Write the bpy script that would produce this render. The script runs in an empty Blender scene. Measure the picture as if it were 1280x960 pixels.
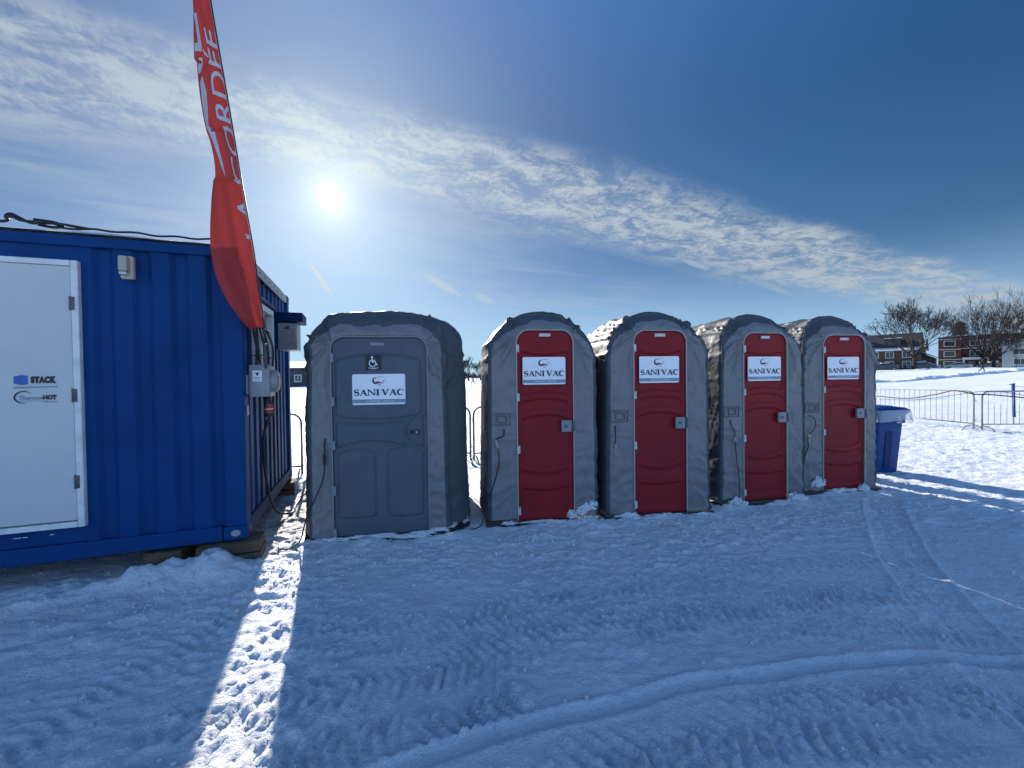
import bpy, bmesh, math, random
import numpy as np
from mathutils import Vector, Matrix
R_ = math.radians
scn = bpy.context.scene
COL = scn.collection

# ------------------------------------------------------------------ camera
PITCH, ROLL, CAMH = R_(-0.95), R_(0.72), 1.62
f_ = Vector((0, math.cos(PITCH), math.sin(PITCH)))
r0 = Vector((1, 0, 0)); u0 = r0.cross(f_)
rr = r0*math.cos(ROLL) - u0*math.sin(ROLL); uu = u0*math.cos(ROLL) + r0*math.sin(ROLL)
cd = bpy.data.cameras.new('camera'); cam = bpy.data.objects.new('camera', cd); COL.objects.link(cam)
cam.matrix_world = Matrix(((rr.x, uu.x, -f_.x, 0), (rr.y, uu.y, -f_.y, 0), (rr.z, uu.z, -f_.z, CAMH), (0, 0, 0, 1)))
cd.sensor_width = 36; cd.lens = 36*520/1280; cd.clip_start = 0.05; cd.clip_end = 3000
scn.camera = cam
scn.render.resolution_x = 1024; scn.render.resolution_y = 768

# ------------------------------------------------------------------ sky, sun, exposure
SUN_AZ, SUN_EL = R_(-23.15), R_(21.9)
SUN_STRENGTH, SKY_STRENGTH, EXPOSURE = 4.5, 0.05, 1.0
SKY_SAT = 1.37
SKY_BACK, SKY_FRONT, SKY_TOP = 4.1, 0.75, 1.95
sdir = Vector((math.sin(SUN_AZ)*math.cos(SUN_EL), math.cos(SUN_AZ)*math.cos(SUN_EL), math.sin(SUN_EL)))
w = bpy.data.worlds.new('World'); scn.world = w; w.use_nodes = True
nt = w.node_tree; nt.nodes.clear()
def nd(t, **k):
    n = nt.nodes.new(t)
    for a, b in k.items(): setattr(n, a, b)
    return n
def lk(a, b): nt.links.new(a, b)
def put(sock, v):
    if isinstance(v, bpy.types.NodeSocket): lk(v, sock)
    else: sock.default_value = v
def M(op, a, b=0.0, c=None):
    n = nd('ShaderNodeMath', operation=op); put(n.inputs[0], a); put(n.inputs[1], b)
    if c is not None: put(n.inputs[2], c)
    return n.outputs[0]
def sstep(x, a, b, lo=0.0, hi=1.0):
    n = nd('ShaderNodeMapRange', interpolation_type='SMOOTHSTEP'); put(n.inputs['Value'], x)
    n.inputs['From Min'].default_value = a; n.inputs['From Max'].default_value = b
    n.inputs['To Min'].default_value = lo; n.inputs['To Max'].default_value = hi
    return n.outputs[0]
def dot(v, c):
    n = nd('ShaderNodeVectorMath', operation='DOT_PRODUCT'); lk(v, n.inputs[0]); n.inputs[1].default_value = c
    return n.outputs['Value']
def comb(x, y, z=0.0):
    n = nd('ShaderNodeCombineXYZ'); put(n.inputs[0], x); put(n.inputs[1], y); put(n.inputs[2], z); return n.outputs[0]
def noise(v, scale, detail=5, rough=.55, dist=0.0):
    n = nd('ShaderNodeTexNoise'); lk(v, n.inputs['Vector']); n.inputs['Scale'].default_value = scale
    n.inputs['Detail'].default_value = detail; n.inputs['Roughness'].default_value = rough; n.inputs['Distortion'].default_value = dist
    return n.outputs['Fac']
def mixc(f, a, b, mode='MIX'):
    n = nd('ShaderNodeMix', data_type='RGBA', blend_type=mode); put(n.inputs[0], f); put(n.inputs[6], a); put(n.inputs[7], b)
    return n.outputs[2]
tc = nd('ShaderNodeTexCoord'); D = tc.outputs['Generated']
sky = nd('ShaderNodeTexSky', sky_type='NISHITA'); sky.sun_disc = False
sky.sun_elevation = SUN_EL; sky.sun_rotation = SUN_AZ
sky.air_density = 1.0; sky.dust_density = 0.6; sky.ozone_density = 1.6; sky.altitude = 50
hsv = nd('ShaderNodeHueSaturation'); hsv.inputs['Saturation'].default_value = SKY_SAT; lk(sky.outputs[0], hsv.inputs['Color'])
gm = nd('ShaderNodeMix', data_type='RGBA', blend_type='MULTIPLY'); gm.inputs[0].default_value = 1; lk(hsv.outputs[0], gm.inputs[6]); gm.inputs[7].default_value = (0.84, 0.97, 1.12, 1)
base = gm.outputs[2]
sep = nd('ShaderNodeSeparateXYZ'); lk(D, sep.inputs[0])
X, Y, Z = sep.outputs
Zc = M('ADD', M('MAXIMUM', Z, 0.0), 0.08)
px, py = M('DIVIDE', X, Zc), M('DIVIDE', Y, Zc)
# band axes on the cloud plane (band runs from upper left to lower right of the view)
ca, sa = math.cos(R_(27)), math.sin(R_(27))
al = M('ADD', M('MULTIPLY', px, ca), M('MULTIPLY', py, sa))
ac = M('SUBTRACT', M('MULTIPLY', py, ca), M('MULTIPLY', px, sa))
wv = dot(D, (0.233, -0.409, 0.882))
lown = noise(comb(al, ac), 1.1, 3, .5)
wv2 = M('ADD', wv, M('MULTIPLY', M('SUBTRACT', lown, 0.5), 0.07))
halfw = M('ADD', sstep(X, 0.35, 0.85, 0.100, 0.045), sstep(X, -0.3, -0.75, 0.0, 0.02))
edge = M('DIVIDE', M('ABSOLUTE', wv2), halfw)
band = sstep(edge, 0.30, 1.0, 1.0, 0.0)
front = sstep(Y, -0.3, 0.25)
n1 = noise(comb(M('MULTIPLY', al, 1.0), M('MULTIPLY', ac, 1.7)), 3.6, 9, .64, .7)      # streaky body
n2 = noise(comb(M('MULTIPLY', al, 1.7), M('MULTIPLY', ac, 1.3)), 17, 5, .6, 1.1)       # mackerel ripples
cell = M('ADD', M('MULTIPLY', n1, .72), M('MULTIPLY', n2, .28))
dens = M('MULTIPLY', band, sstep(cell, 0.40, 0.62))
dens = M('ADD', dens, M('MULTIPLY', band, 0.20))
# lower thin cirrus veil, in long streaks
n3 = noise(comb(M('MULTIPLY', al, .55), M('MULTIPLY', ac, 1.7)), 1.6, 7, .6, .7)
veilm = M('MULTIPLY', sstep(wv, 0.10, -0.12), sstep(X, 0.55, 0.15))
veil = M('MULTIPLY', veilm, sstep(n3, 0.40, 0.72))
n4 = noise(comb(M('MULTIPLY', al, .8), M('MULTIPLY', ac, 2.6)), 2.7, 8, .6, .4)
wisp = M('MULTIPLY', sstep(X, .2, -0.5), M('MULTIPLY', sstep(n4, .5, .75), .22))
horiz = M('MULTIPLY', M('MULTIPLY', sstep(Z, 0.26, 0.0), sstep(Y, -.2, .2)), 0.75)
alldens = M('MINIMUM', M('ADD', M('ADD', M('MULTIPLY', dens, sstep(X, -.75, -.1, .58, .86)), M('MULTIPLY', veil, .26)), M('MULTIPLY', wisp, sstep(Z, .75, .1))), 0.9)
alldens = M('MULTIPLY', alldens, front)
cosang = dot(D, sdir)
ang = M('ARCCOSINE', M('MINIMUM', cosang, 0.999999))
near = M('EXPONENT', M('MULTIPLY', ang, -2.2))
CL = 5.1
cb = M('ADD', M('MULTIPLY', near, 2.2), CL)
ccol = comb(M('MULTIPLY', cb, .88), M('MULTIPLY', cb, 1.0), M('MULTIPLY', cb, 1.10))
def blob(c, ax, ra, rb):          # short cloud streak: direction c, long axis ax, half lengths
    c = Vector(c).normalized(); ax = Vector(ax); ax = (ax - c*ax.dot(c)).normalized(); bx = c.cross(ax)
    a = M('DIVIDE', dot(D, ax), ra); b = M('DIVIDE', dot(D, bx), rb)
    r = M('ADD', M('POWER', M('ABSOLUTE', a), 2.0), M('POWER', M('ABSOLUTE', b), 2.0))
    return M('MULTIPLY', sstep(M('ADD', r, M('MULTIPLY', M('SUBTRACT', n2, .5), 1.8)), 1.1, 0.2), sstep(dot(D, c), .8, .9))
def pdir(x, y): return (rr*(x-640) + uu*(480-y) + f_*520).normalized()
for (xa, ya), (xb, yb), wd, st in (((386, 328), (418, 372), .0050, 1.2), ((526, 340), (578, 371), .010, .6), ((590, 366), (620, 380), .010, .5), ((846, 322), (892, 338), .007, .6), ((905, 335), (1000, 372), .008, .3)):
    a, b = pdir(xa, ya), pdir(xb, yb)
    alldens = M('MAXIMUM', alldens, M('MULTIPLY', blob(a+b, b-a, (b-a).length*.5, wd), st))
# sky brightened behind the camera as added fill for the shade; softened brightness towards the sun
gb = sstep(Y, -0.45, 0.30, SKY_BACK, SKY_FRONT)
gt = sstep(Z, 0.45, 0.95)
gain = M('ADD', M('MULTIPLY', gb, M('SUBTRACT', 1.0, gt)), M('MULTIPLY', gt, SKY_TOP))
gv = nd('ShaderNodeVectorMath', operation='SCALE'); lk(base, gv.inputs[0]); lk(gain, gv.inputs['Scale'])
dv = nd('ShaderNodeVectorMath', operation='MULTIPLY_ADD'); lk(gv.outputs[0], dv.inputs[0]); dv.inputs[1].default_value = (1/7, 1/13, 1/34); dv.inputs[2].default_value = (1, 1, 1)
qv = nd('ShaderNodeVectorMath', operation='DIVIDE'); lk(gv.outputs[0], qv.inputs[0]); lk(dv.outputs[0], qv.inputs[1])
back_fill = M('MULTIPLY', sstep(Y, 0.15, -0.45), M('MULTIPLY', sstep(Z, 1.0, .3), .45))  # added pale fill behind the camera, lifts and whitens the shade
qb = mixc(back_fill, qv.outputs[0], comb(5.9, 8.2, 10.9))
skyc = mixc(horiz, qb, comb(4.3, 7.2, 10.6))
skyc = mixc(alldens, skyc, ccol)
g = M('ADD', M('ADD', M('MULTIPLY', M('EXPONENT', M('MULTIPLY', ang, -11.0)), 3.6), M('MULTIPLY', M('EXPONENT', M('MULTIPLY', ang, -36.0)), 4.5)), 0.0)
g = M('ADD', g, sstep(ang, 0.027, 0.010, 0.0, 30.0))
gcol = comb(g, M('MULTIPLY', g, .93), M('MULTIPLY', g, .55))
skyc = mixc(1.0, skyc, gcol, 'ADD')
g2 = M('MULTIPLY', M('EXPONENT', M('MULTIPLY', ang, -4.0)), 1.05)
skyc = mixc(1.0, skyc, comb(M('MULTIPLY', g2, .66), M('MULTIPLY', g2, .98), M('MULTIPLY', g2, 1.0)), 'ADD')
bg = nd('ShaderNodeBackground'); bg.inputs['Strength'].default_value = SKY_STRENGTH; lk(skyc, bg.inputs['Color'])
wo = nd('ShaderNodeOutputWorld'); lk(bg.outputs[0], wo.inputs[0])

sl = bpy.data.lights.new('sun', 'SUN'); sl.energy = SUN_STRENGTH; sl.angle = R_(0.6); sl.color = (1.0, 0.94, 0.86)
so = bpy.data.objects.new('sun', sl); COL.objects.link(so)
so.rotation_euler = (-sdir).to_track_quat('-Z', 'Y').to_euler(); so.location = sdir*60
vs = scn.view_settings; vs.view_transform = 'Standard'; vs.look = 'None'; vs.exposure = EXPOSURE; vs.gamma = 1; vs.use_curve_mapping = False

# ------------------------------------------------------------------ materials
def mat(name, col, rough=.6, metal=0.0, var=0.0, vscale=3.0, bump=0.0, bscale=40.0, bstretch=(1, 1, 1), spec=.5, coat=0.0, col2=None, bdist=.01, v2=(.45, .65), trans=0.0, coords='Object', detail=5):
    m = bpy.data.materials.new(name); m.use_nodes = True; t = m.node_tree; b = t.nodes['Principled BSDF']
    b.inputs['Base Color'].default_value = (*col, 1); b.inputs['Roughness'].default_value = rough; b.inputs['Metallic'].default_value = metal
    b.inputs['Specular IOR Level'].default_value = spec; b.inputs['Coat Weight'].default_value = coat
    if trans: b.inputs['Transmission Weight'].default_value = trans
    tcn = t.nodes.new('ShaderNodeTexCoord' if coords != 'Position' else 'ShaderNodeNewGeometry')
    mp = t.nodes.new('ShaderNodeMapping'); mp.inputs['Scale'].default_value = bstretch; t.links.new(tcn.outputs[coords], mp.inputs[0])
    if var > 0 or col2:
        n = t.nodes.new('ShaderNodeTexNoise'); n.inputs['Scale'].default_value = vscale; n.inputs['Detail'].default_value = 6; n.inputs['Roughness'].default_value = .65
        t.links.new(tcn.outputs[coords], n.inputs['Vector'])
        r = t.nodes.new('ShaderNodeMapRange'); r.inputs['From Min'].default_value = v2[0]; r.inputs['From Max'].default_value = v2[1]; t.links.new(n.outputs['Fac'], r.inputs['Value'])
        mx = t.nodes.new('ShaderNodeMix'); mx.data_type = 'RGBA'; t.links.new(r.outputs[0], mx.inputs[0])
        mx.inputs[6].default_value = (*col, 1); c2 = col2 or tuple(c*(1-var) for c in col); mx.inputs[7].default_value = (*c2, 1)
        t.links.new(mx.outputs[2], b.inputs['Base Color'])
        r2 = t.nodes.new('ShaderNodeMapRange'); r2.inputs['To Min'].default_value = max(0, rough-.06); r2.inputs['To Max'].default_value = min(1, rough+.1)
        t.links.new(n.outputs['Fac'], r2.inputs['Value']); t.links.new(r2.outputs[0], b.inputs['Roughness'])
    if bump > 0:
        n = t.nodes.new('ShaderNodeTexNoise'); n.inputs['Scale'].default_value = bscale; n.inputs['Detail'].default_value = detail
        t.links.new(mp.outputs[0], n.inputs['Vector'])
        bp = t.nodes.new('ShaderNodeBump'); bp.inputs['Strength'].default_value = bump; bp.inputs['Distance'].default_value = bdist
        t.links.new(n.outputs['Fac'], bp.inputs['Height']); t.links.new(bp.outputs[0], b.inputs['Normal'])
    return m
def fabric_mat(name, col, rough=.42, spec=.4, bump=1.0):
    m = mat(name, col, rough=rough, var=.15, vscale=1.6, spec=spec); t = m.node_tree; b = t.nodes['Principled BSDF']
    tcn = t.nodes.new('ShaderNodeTexCoord'); hs = []
    for sc, st, rot, det in ((2.6, (1, 1, 2.2), (.2, .5, .3), 3), (9.0, (1.8, 1, 1), (.6, -.4, .9), 4)):
        mp = t.nodes.new('ShaderNodeMapping'); mp.inputs['Scale'].default_value = st; mp.inputs['Rotation'].default_value = rot; t.links.new(tcn.outputs['Object'], mp.inputs[0])
        n = t.nodes.new('ShaderNodeTexNoise'); n.noise_type = 'RIDGED_MULTIFRACTAL'; n.normalize = True
        n.inputs['Scale'].default_value = sc; n.inputs['Detail'].default_value = det; n.inputs['Roughness'].default_value = .45; n.inputs['Distortion'].default_value = .9
        t.links.new(mp.outputs[0], n.inputs['Vector']); hs.append(n.outputs['Fac'])
    ma = t.nodes.new('ShaderNodeMath'); ma.operation = 'MULTIPLY_ADD'; ma.inputs[1].default_value = .5
    t.links.new(hs[1], ma.inputs[0]); t.links.new(hs[0], ma.inputs[2])
    bp = t.nodes.new('ShaderNodeBump'); bp.inputs['Strength'].default_value = bump; bp.inputs['Distance'].default_value = .03
    t.links.new(ma.outputs[0], bp.inputs['Height']); t.links.new(bp.outputs[0], b.inputs['Normal'])
    return m
def snow_mat(name, dirt=False):
    m = bpy.data.materials.new(name); m.use_nodes = True; t = m.node_tree; b = t.nodes['Principled BSDF']
    b.inputs['Roughness'].default_value = .55; b.inputs['Specular IOR Level'].default_value = .35
    g = t.nodes.new('ShaderNodeNewGeometry')
    base = (.85, .88, .92, 1)
    b.inputs['Base Color'].default_value = base
    def nz(s, det=5, ro=.6):
        n = t.nodes.new('ShaderNodeTexNoise'); n.inputs['Scale'].default_value = s; n.inputs['Detail'].default_value = det; n.inputs['Roughness'].default_value = ro
        t.links.new(g.outputs['Position'], n.inputs['Vector']); return n.outputs['Fac']
    a, c = nz(9, 7, .66), nz(48, 6, .72)
    ma = t.nodes.new('ShaderNodeMath'); ma.operation = 'MULTIPLY_ADD'; ma.inputs[1].default_value = .42; t.links.new(c, ma.inputs[0]); t.links.new(a, ma.inputs[2])
    bp = t.nodes.new('ShaderNodeBump'); bp.inputs['Strength'].default_value = .95; bp.inputs['Distance'].default_value = .055
    t.links.new(ma.outputs[0], bp.inputs['Height']); t.links.new(bp.outputs[0], b.inputs['Normal'])
    if dirt:
        # trodden dirt between the container and the first cabin, and faint grey wear everywhere
        d = t.nodes.new('ShaderNodeVectorMath'); d.operation = 'DISTANCE'; d.inputs[1].default_value = (-2.55, 4.9, 0); t.links.new(g.outputs['Position'], d.inputs[0])
        r = t.nodes.new('ShaderNodeMapRange'); r.interpolation_type = 'SMOOTHSTEP'; r.inputs['From Min'].default_value = 1.7; r.inputs['From Max'].default_value = .3; t.links.new(d.outputs['Value'], r.inputs['Value'])
        n = nz(6, 8, .7); q = t.nodes.new('ShaderNodeMapRange'); q.inputs['From Min'].default_value = .42; q.inputs['From Max'].default_value = .66; t.links.new(n, q.inputs['Value'])
        mu = t.nodes.new('ShaderNodeMath'); mu.operation = 'MULTIPLY'; t.links.new(r.outputs[0], mu.inputs[0]); t.links.new(q.outputs[0], mu.inputs[1])
        w1 = nz(.9, 6, .6); w2 = t.nodes.new('ShaderNodeMapRange'); w2.inputs['From Min'].default_value = .4; w2.inputs['From Max'].default_value = .75; w2.inputs['To Max'].default_value = .5; t.links.new(w1, w2.inputs['Value'])
        m1 = t.nodes.new('ShaderNodeMix'); m1.data_type = 'RGBA'; m1.inputs[6].default_value = base; m1.inputs[7].default_value = (.72, .77, .84, 1); t.links.new(w2.outputs[0], m1.inputs[0])
        mx = t.nodes.new('ShaderNodeMix'); mx.data_type = 'RGBA'; mx.inputs[7].default_value = (.24, .22, .2, 1)
        t.links.new(m1.outputs[2], mx.inputs[6]); t.links.new(mu.outputs[0], mx.inputs[0]); t.links.new(mx.outputs[2], b.inputs['Base Color'])
    return m
SNOWG = snow_mat('trodden_snow', True); SNOW = snow_mat('loose_snow')
FAB = fabric_mat('grey_nylon', (.20, .20, .205), .42, .4, .65); FABD = fabric_mat('dark_nylon_hood_shade', (.085, .093, .105), .5, .2, .45)
REDP = mat('red_plastic', (.26, .011, .017), .5, spec=.2, col2=(.20, .014, .02), v2=(.40, .68), vscale=2.6, coords='Position', bump=.25, bscale=260, bdist=.002)
GREYP = mat('grey_plastic', (.078, .10, .125), .5, spec=.25, col2=(.098, .118, .138), v2=(.42, .66), vscale=3.4, coords='Position', bump=.25, bscale=260, bdist=.002)
BLACKP = mat('black_plastic', (.018, .018, .02), .5, bump=.3, bscale=30)
LATCH = mat('latch_plastic', (.22, .24, .26), .4)
HINGE = mat('pale_plastic', (.62, .6, .58), .5, var=.3, vscale=30)
WHITEB = mat('white_sign_board', (.86, .87, .88), .35, var=.05, vscale=5)
NAVY = mat('navy_print', (.012, .014, .04), .5); REDI = mat('red_print', (.42, .02, .03), .5); BARG = mat('grey_print', (.22, .28, .36), .5); PALEI = mat('pale_print', (.75, .77, .8), .5)
BLACKI = mat('black_print', (.01, .011, .013), .5)
BLUEC = mat('blue_container_paint', (.003, .048, .175), .55, var=.25, vscale=1.3, bump=.2, bscale=6, bdist=.01, spec=.12)
BLUED = mat('dark_blue_paint', (.004, .03, .11), .6, spec=.12, var=.2, vscale=3)
WHITED = mat('white_steel_door', (.56, .575, .56), .45, var=.06, vscale=1.5, bump=.08, bscale=5)
WHITEF = mat('white_frame_paint', (.74, .74, .72), .45, var=.2, vscale=8)
GLASS = mat('dark_window_glass', (.015, .02, .025), .08, spec=.8)
STEEL = mat('galvanised_steel', (.30, .31, .32), .42, metal=.5, var=.35, vscale=12)
DSTEEL = mat('dark_and_backlit_steel', (.10, .105, .11), .45, metal=.6, var=.3, vscale=12)
GREYB = mat('grey_enamel', (.30, .31, .31), .45, var=.12, vscale=8)
BEIGE = mat('beige_plastic', (.55, .5, .4), .5, var=.15, vscale=20)
RUBBER = mat('black_rubber', (.012, .012, .013), .55)
WOOD = mat('weathered_timber', (.12, .085, .055), .85, var=.5, vscale=9, bump=.6, bscale=14, bstretch=(1, 8, 8))
def translucent(m, col, f):
    t = m.node_tree; b = t.nodes['Principled BSDF']; o = t.nodes['Material Output']; tr = t.nodes.new('ShaderNodeBsdfTranslucent'); tr.inputs[0].default_value = (*col, 1)
    mx = t.nodes.new('ShaderNodeMixShader'); mx.inputs[0].default_value = f; t.links.new(b.outputs[0], mx.inputs[1]); t.links.new(tr.outputs[0], mx.inputs[2]); t.links.new(mx.outputs[0], o.inputs[0]); return m
FLAGM = mat('red_flag_cloth', (.46, .036, .030), .65, var=.12, vscale=3, bump=.2, bscale=18)
FLAGW = mat('white_flag_print', (.70, .72, .76), .65)
translucent(FLAGM, (.42, .04, .025), .15); translucent(FLAGW, (.5, .5, .5), .2)
CARTB = mat('blue_cart_plastic', (.003, .05, .19), .5, spec=.15, var=.15, vscale=4)
BAGM = mat('clear_bag_film', (.75, .82, .9), .25, bump=.8, bscale=16, bstretch=(1, 1, .3))
_t = BAGM.node_tree; _b = _t.nodes['Principled BSDF']; _b.inputs['Alpha'].default_value = .34
REDPLUG = mat('red_connector_plastic', (.4, .05, .03), .45); YEL = mat('yellow_green_tag', (.45, .6, .06), .5)
BARK = mat('bark', (.032, .028, .026), .9, var=.4, vscale=3)
TWIG = mat('bare_twigs', (.035, .029, .027), .9)
NEEDLE = mat('conifer_needles', (.02, .035, .022), .9, var=.4, vscale=1)
BRICK = mat('red_brick', (.115, .042, .034), .85, var=.3, vscale=.9, bump=.3, bscale=5)
BRICKD = mat('brown_brick', (.10, .07, .055), .85, var=.3, vscale=.9)
SIDING = mat('pale_siding', (.42, .45, .43), .7, var=.15, vscale=.7)
TRIM = mat('white_trim', (.6, .62, .6), .6, var=.1, vscale=3)
SHINGLE = mat('grey_shingle', (.065, .065, .07), .85, var=.3, vscale=2)
CARD = mat('dark_car_paint', (.03, .035, .045), .3, coat=.5); CARW = mat('silver_car_paint', (.45, .46, .48), .3, coat=.5)
COATM = mat('dark_coat', (.02, .02, .028), .8); SKINM = mat('skin', (.4, .25, .18), .6); TROUS = mat('dark_trousers', (.025, .027, .035), .85)
STAKE = mat('blue_stake_paint', (.008, .045, .20), .6, spec=.15)

# ------------------------------------------------------------------ mesh helpers
def link(name, me, m, parent=None, smooth=False):
    o = bpy.data.objects.new(name, me); COL.objects.link(o)
    if m is not None and not me.materials: me.materials.append(m)
    if smooth:
        me.polygons.foreach_set('use_smooth', [True]*len(me.polygons))
    if parent is not None: o.parent = parent
    return o
def tag(o, label=None, cat=None, group=None, kind=None):
    if label: o['label'] = label
    if cat: o['category'] = cat
    if group: o['group'] = group
    if kind: o['kind'] = kind
    return o
def empty(name, loc=(0, 0, 0), rz=0.0, **k):
    o = bpy.data.objects.new(name, None); COL.objects.link(o); o.location = loc; o.rotation_euler = (0, 0, rz); o.empty_display_size = .2
    return tag(o, **k)
class MB:
    def __init__(s): s.v = []; s.f = []
    def add(s, vs, fs):
        n = len(s.v); s.v += [tuple(v) for v in vs]; s.f += [tuple(i+n for i in f) for f in fs]; return s
    def box(s, c, d, rot=None, taper=1.0):
        hx, hy, hz = d[0]/2, d[1]/2, d[2]/2; vs = []
        for z, k in ((-hz, 1), (hz, taper)):
            for x, y in ((-hx, -hy), (hx, -hy), (hx, hy), (-hx, hy)): vs.append(Vector((x*k, y*k, z)))
        if rot is not None: vs = [rot @ v for v in vs]
        vs = [v+Vector(c) for v in vs]
        return s.add(vs, [(0, 3, 2, 1), (4, 5, 6, 7), (0, 1, 5, 4), (1, 2, 6, 5), (2, 3, 7, 6), (3, 0, 4, 7)])
    def rbox(s, c, d, r=.01, seg=2, rot=None):
        bm = bmesh.new(); bmesh.ops.create_cube(bm, size=1)
        for v in bm.verts: v.co = Vector((v.co.x*d[0], v.co.y*d[1], v.co.z*d[2]))
        bmesh.ops.bevel(bm, geom=bm.edges[:], offset=r, segments=seg, affect='EDGES', profile=.5)
        vs = [(rot @ v.co if rot is not None else v.co.copy())+Vector(c) for v in bm.verts]
        bm.verts.index_update(); fs = [[v.index for v in f.verts] for f in bm.faces]; bm.free()
        return s.add(vs, fs)
    def tube(s, pts, r, seg=8, closed=False, cap=True):
        pts = [Vector(p) for p in pts]; n = len(pts); rs = r if isinstance(r, (list, tuple)) else [r]*n
        up = Vector((0, 0, 1)); rings = []; prev = None
        for i, p in enumerate(pts):
            a = pts[(i-1) % n] if (i > 0 or closed) else p; b = pts[(i+1) % n] if (i < n-1 or closed) else p
            t = (b-a).normalized() if (b-a).length > 1e-9 else Vector((0, 0, 1))
            if prev is None:
                prev = t.orthogonal().normalized() if abs(t.z) > .95 else t.cross(up).normalized()
            q = (prev - t*prev.dot(t)); q = q.normalized() if q.length > 1e-6 else t.orthogonal().normalized(); prev = q; o = t.cross(q)
            rings.append([p + q*(rs[i]*math.cos(2*math.pi*k/seg)) + o*(rs[i]*math.sin(2*math.pi*k/seg)) for k in range(seg)])
        vs = [v for rg in rings for v in rg]; fs = []
        for i in range(n if closed else n-1):
            j = (i+1) % n
            for k in range(seg): k2 = (k+1) % seg; fs.append((i*seg+k, i*seg+k2, j*seg+k2, j*seg+k))
        if cap and not closed: fs += [tuple(range(seg))[::-1], tuple((n-1)*seg+k for k in range(seg))]
        return s.add(vs, fs)
    def prism(s, pts, y0, y1):           # outline in (x, z), extruded along y
        n = len(pts); vs = [(x, y0, z) for x, z in pts] + [(x, y1, z) for x, z in pts]
        fs = [tuple(range(n)), tuple(range(2*n-1, n-1, -1))] + [(i, i+n, (i+1) % n+n, (i+1) % n) for i in range(n)]
        return s.add(vs, fs)
    def build(s, name, m, parent=None, smooth=False, fix=True):
        me = bpy.data.meshes.new(name); me.from_pydata([tuple(v) for v in s.v], [], s.f)
        if fix:
            bm = bmesh.new(); bm.from_mesh(me); bmesh.ops.recalc_face_normals(bm, faces=bm.faces[:]); bm.to_mesh(me); bm.free()
        return link(name, me, m, parent, smooth)
def smooth_by_angle(o, deg=35):
    me = o.data; me.polygons.foreach_set('use_smooth', [True]*len(me.polygons))
    bm = bmesh.new(); bm.from_mesh(me); lim = R_(deg)
    for e in bm.edges:
        if len(e.link_faces) == 2 and e.calc_face_angle(0) > lim: e.smooth = False
    bm.to_mesh(me); bm.free(); return o
def gridmesh(name, P, m, parent=None, smooth=True, closed_u=False, flip=False):
    """P: array (nu, nv, 3) of points."""
    nu, nv = P.shape[:2]; me = bpy.data.meshes.new(name)
    idx = np.arange(nu*nv).reshape(nu, nv)
    if closed_u: idx = np.vstack([idx, idx[:1]])
    a, b, c, d = idx[:-1, :-1], idx[1:, :-1], idx[1:, 1:], idx[:-1, 1:]
    q = np.stack([a, b, c, d] if not flip else [a, d, c, b], -1).reshape(-1, 4)
    me.vertices.add(nu*nv); me.vertices.foreach_set('co', P.reshape(-1).astype(np.float32))
    me.loops.add(q.size); me.loops.foreach_set('vertex_index', q.reshape(-1).astype(np.int32))
    me.polygons.add(len(q)); me.polygons.foreach_set('loop_start', np.arange(0, q.size, 4, dtype=np.int32))
    me.update(calc_edges=True); me.validate()
    return link(name, me, m, parent, smooth)
# value noise
_rs = np.random.RandomState(7); TAB = _rs.rand(256, 256)
def vn(x, y, seed=0):
    x = np.asarray(x, float)+seed*17.3; y = np.asarray(y, float)+seed*5.7
    xi = np.floor(x).astype(int); yi = np.floor(y).astype(int); fx = x-xi; fy = y-yi
    fx = fx*fx*fx*(fx*(fx*6-15)+10); fy = fy*fy*fy*(fy*(fy*6-15)+10)
    g = lambda i, j: TAB[i & 255, j & 255]
    return ((g(xi, yi)*(1-fx)+g(xi+1, yi)*fx)*(1-fy) + (g(xi, yi+1)*(1-fx)+g(xi+1, yi+1)*fx)*fy)*2-1
def fbm(x, y, seed=0, oct=4, gain=.5):
    s = 0; a = 1; n = 0
    for i in range(oct):
        c, q = math.cos(i*1.1), math.sin(i*1.1)
        s = s + a*vn((x*c-y*q)*2**i, (x*q+y*c)*2**i, seed+i*3); n += a; a *= gain
    return s/n
def ss(x, a, b): t = np.clip((np.asarray(x, float)-a)/(b-a), 0, 1); return t*t*(3-2*t)
def text_mesh(body, size, shear=0.0, bold=0.0, align='CENTER', space=1.0):
    c = bpy.data.curves.new('lettering', 'FONT'); c.body = body; c.size = size; c.shear = shear; c.offset = bold; c.align_x = align; c.align_y = 'CENTER'; c.resolution_u = 3; c.space_character = space
    o = bpy.data.objects.new('lettering', c); COL.objects.link(o); bpy.context.view_layer.update()
    me = bpy.data.meshes.new_from_object(o.evaluated_get(bpy.context.evaluated_depsgraph_get()))
    bpy.data.objects.remove(o); bpy.data.curves.remove(c); return me
def text_part(name, body, size, m, parent, x, y, z, width=None, **k):
    """lettering standing in the xz plane facing -y"""
    me = text_mesh(body, size, **k); co = np.array([v.co[:] for v in me.vertices]); 
    if width: co[:, 0] *= width/(co[:, 0].max()-co[:, 0].min())
    co[:, 0] -= (co[:, 0].max()+co[:, 0].min())/2; co[:, 1] -= (co[:, 1].max()+co[:, 1].min())/2
    for v, c in zip(me.vertices, co): v.co = (x+c[0], y, z+c[1])
    me.materials.clear()
    return link(name, me, m, parent)
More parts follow.
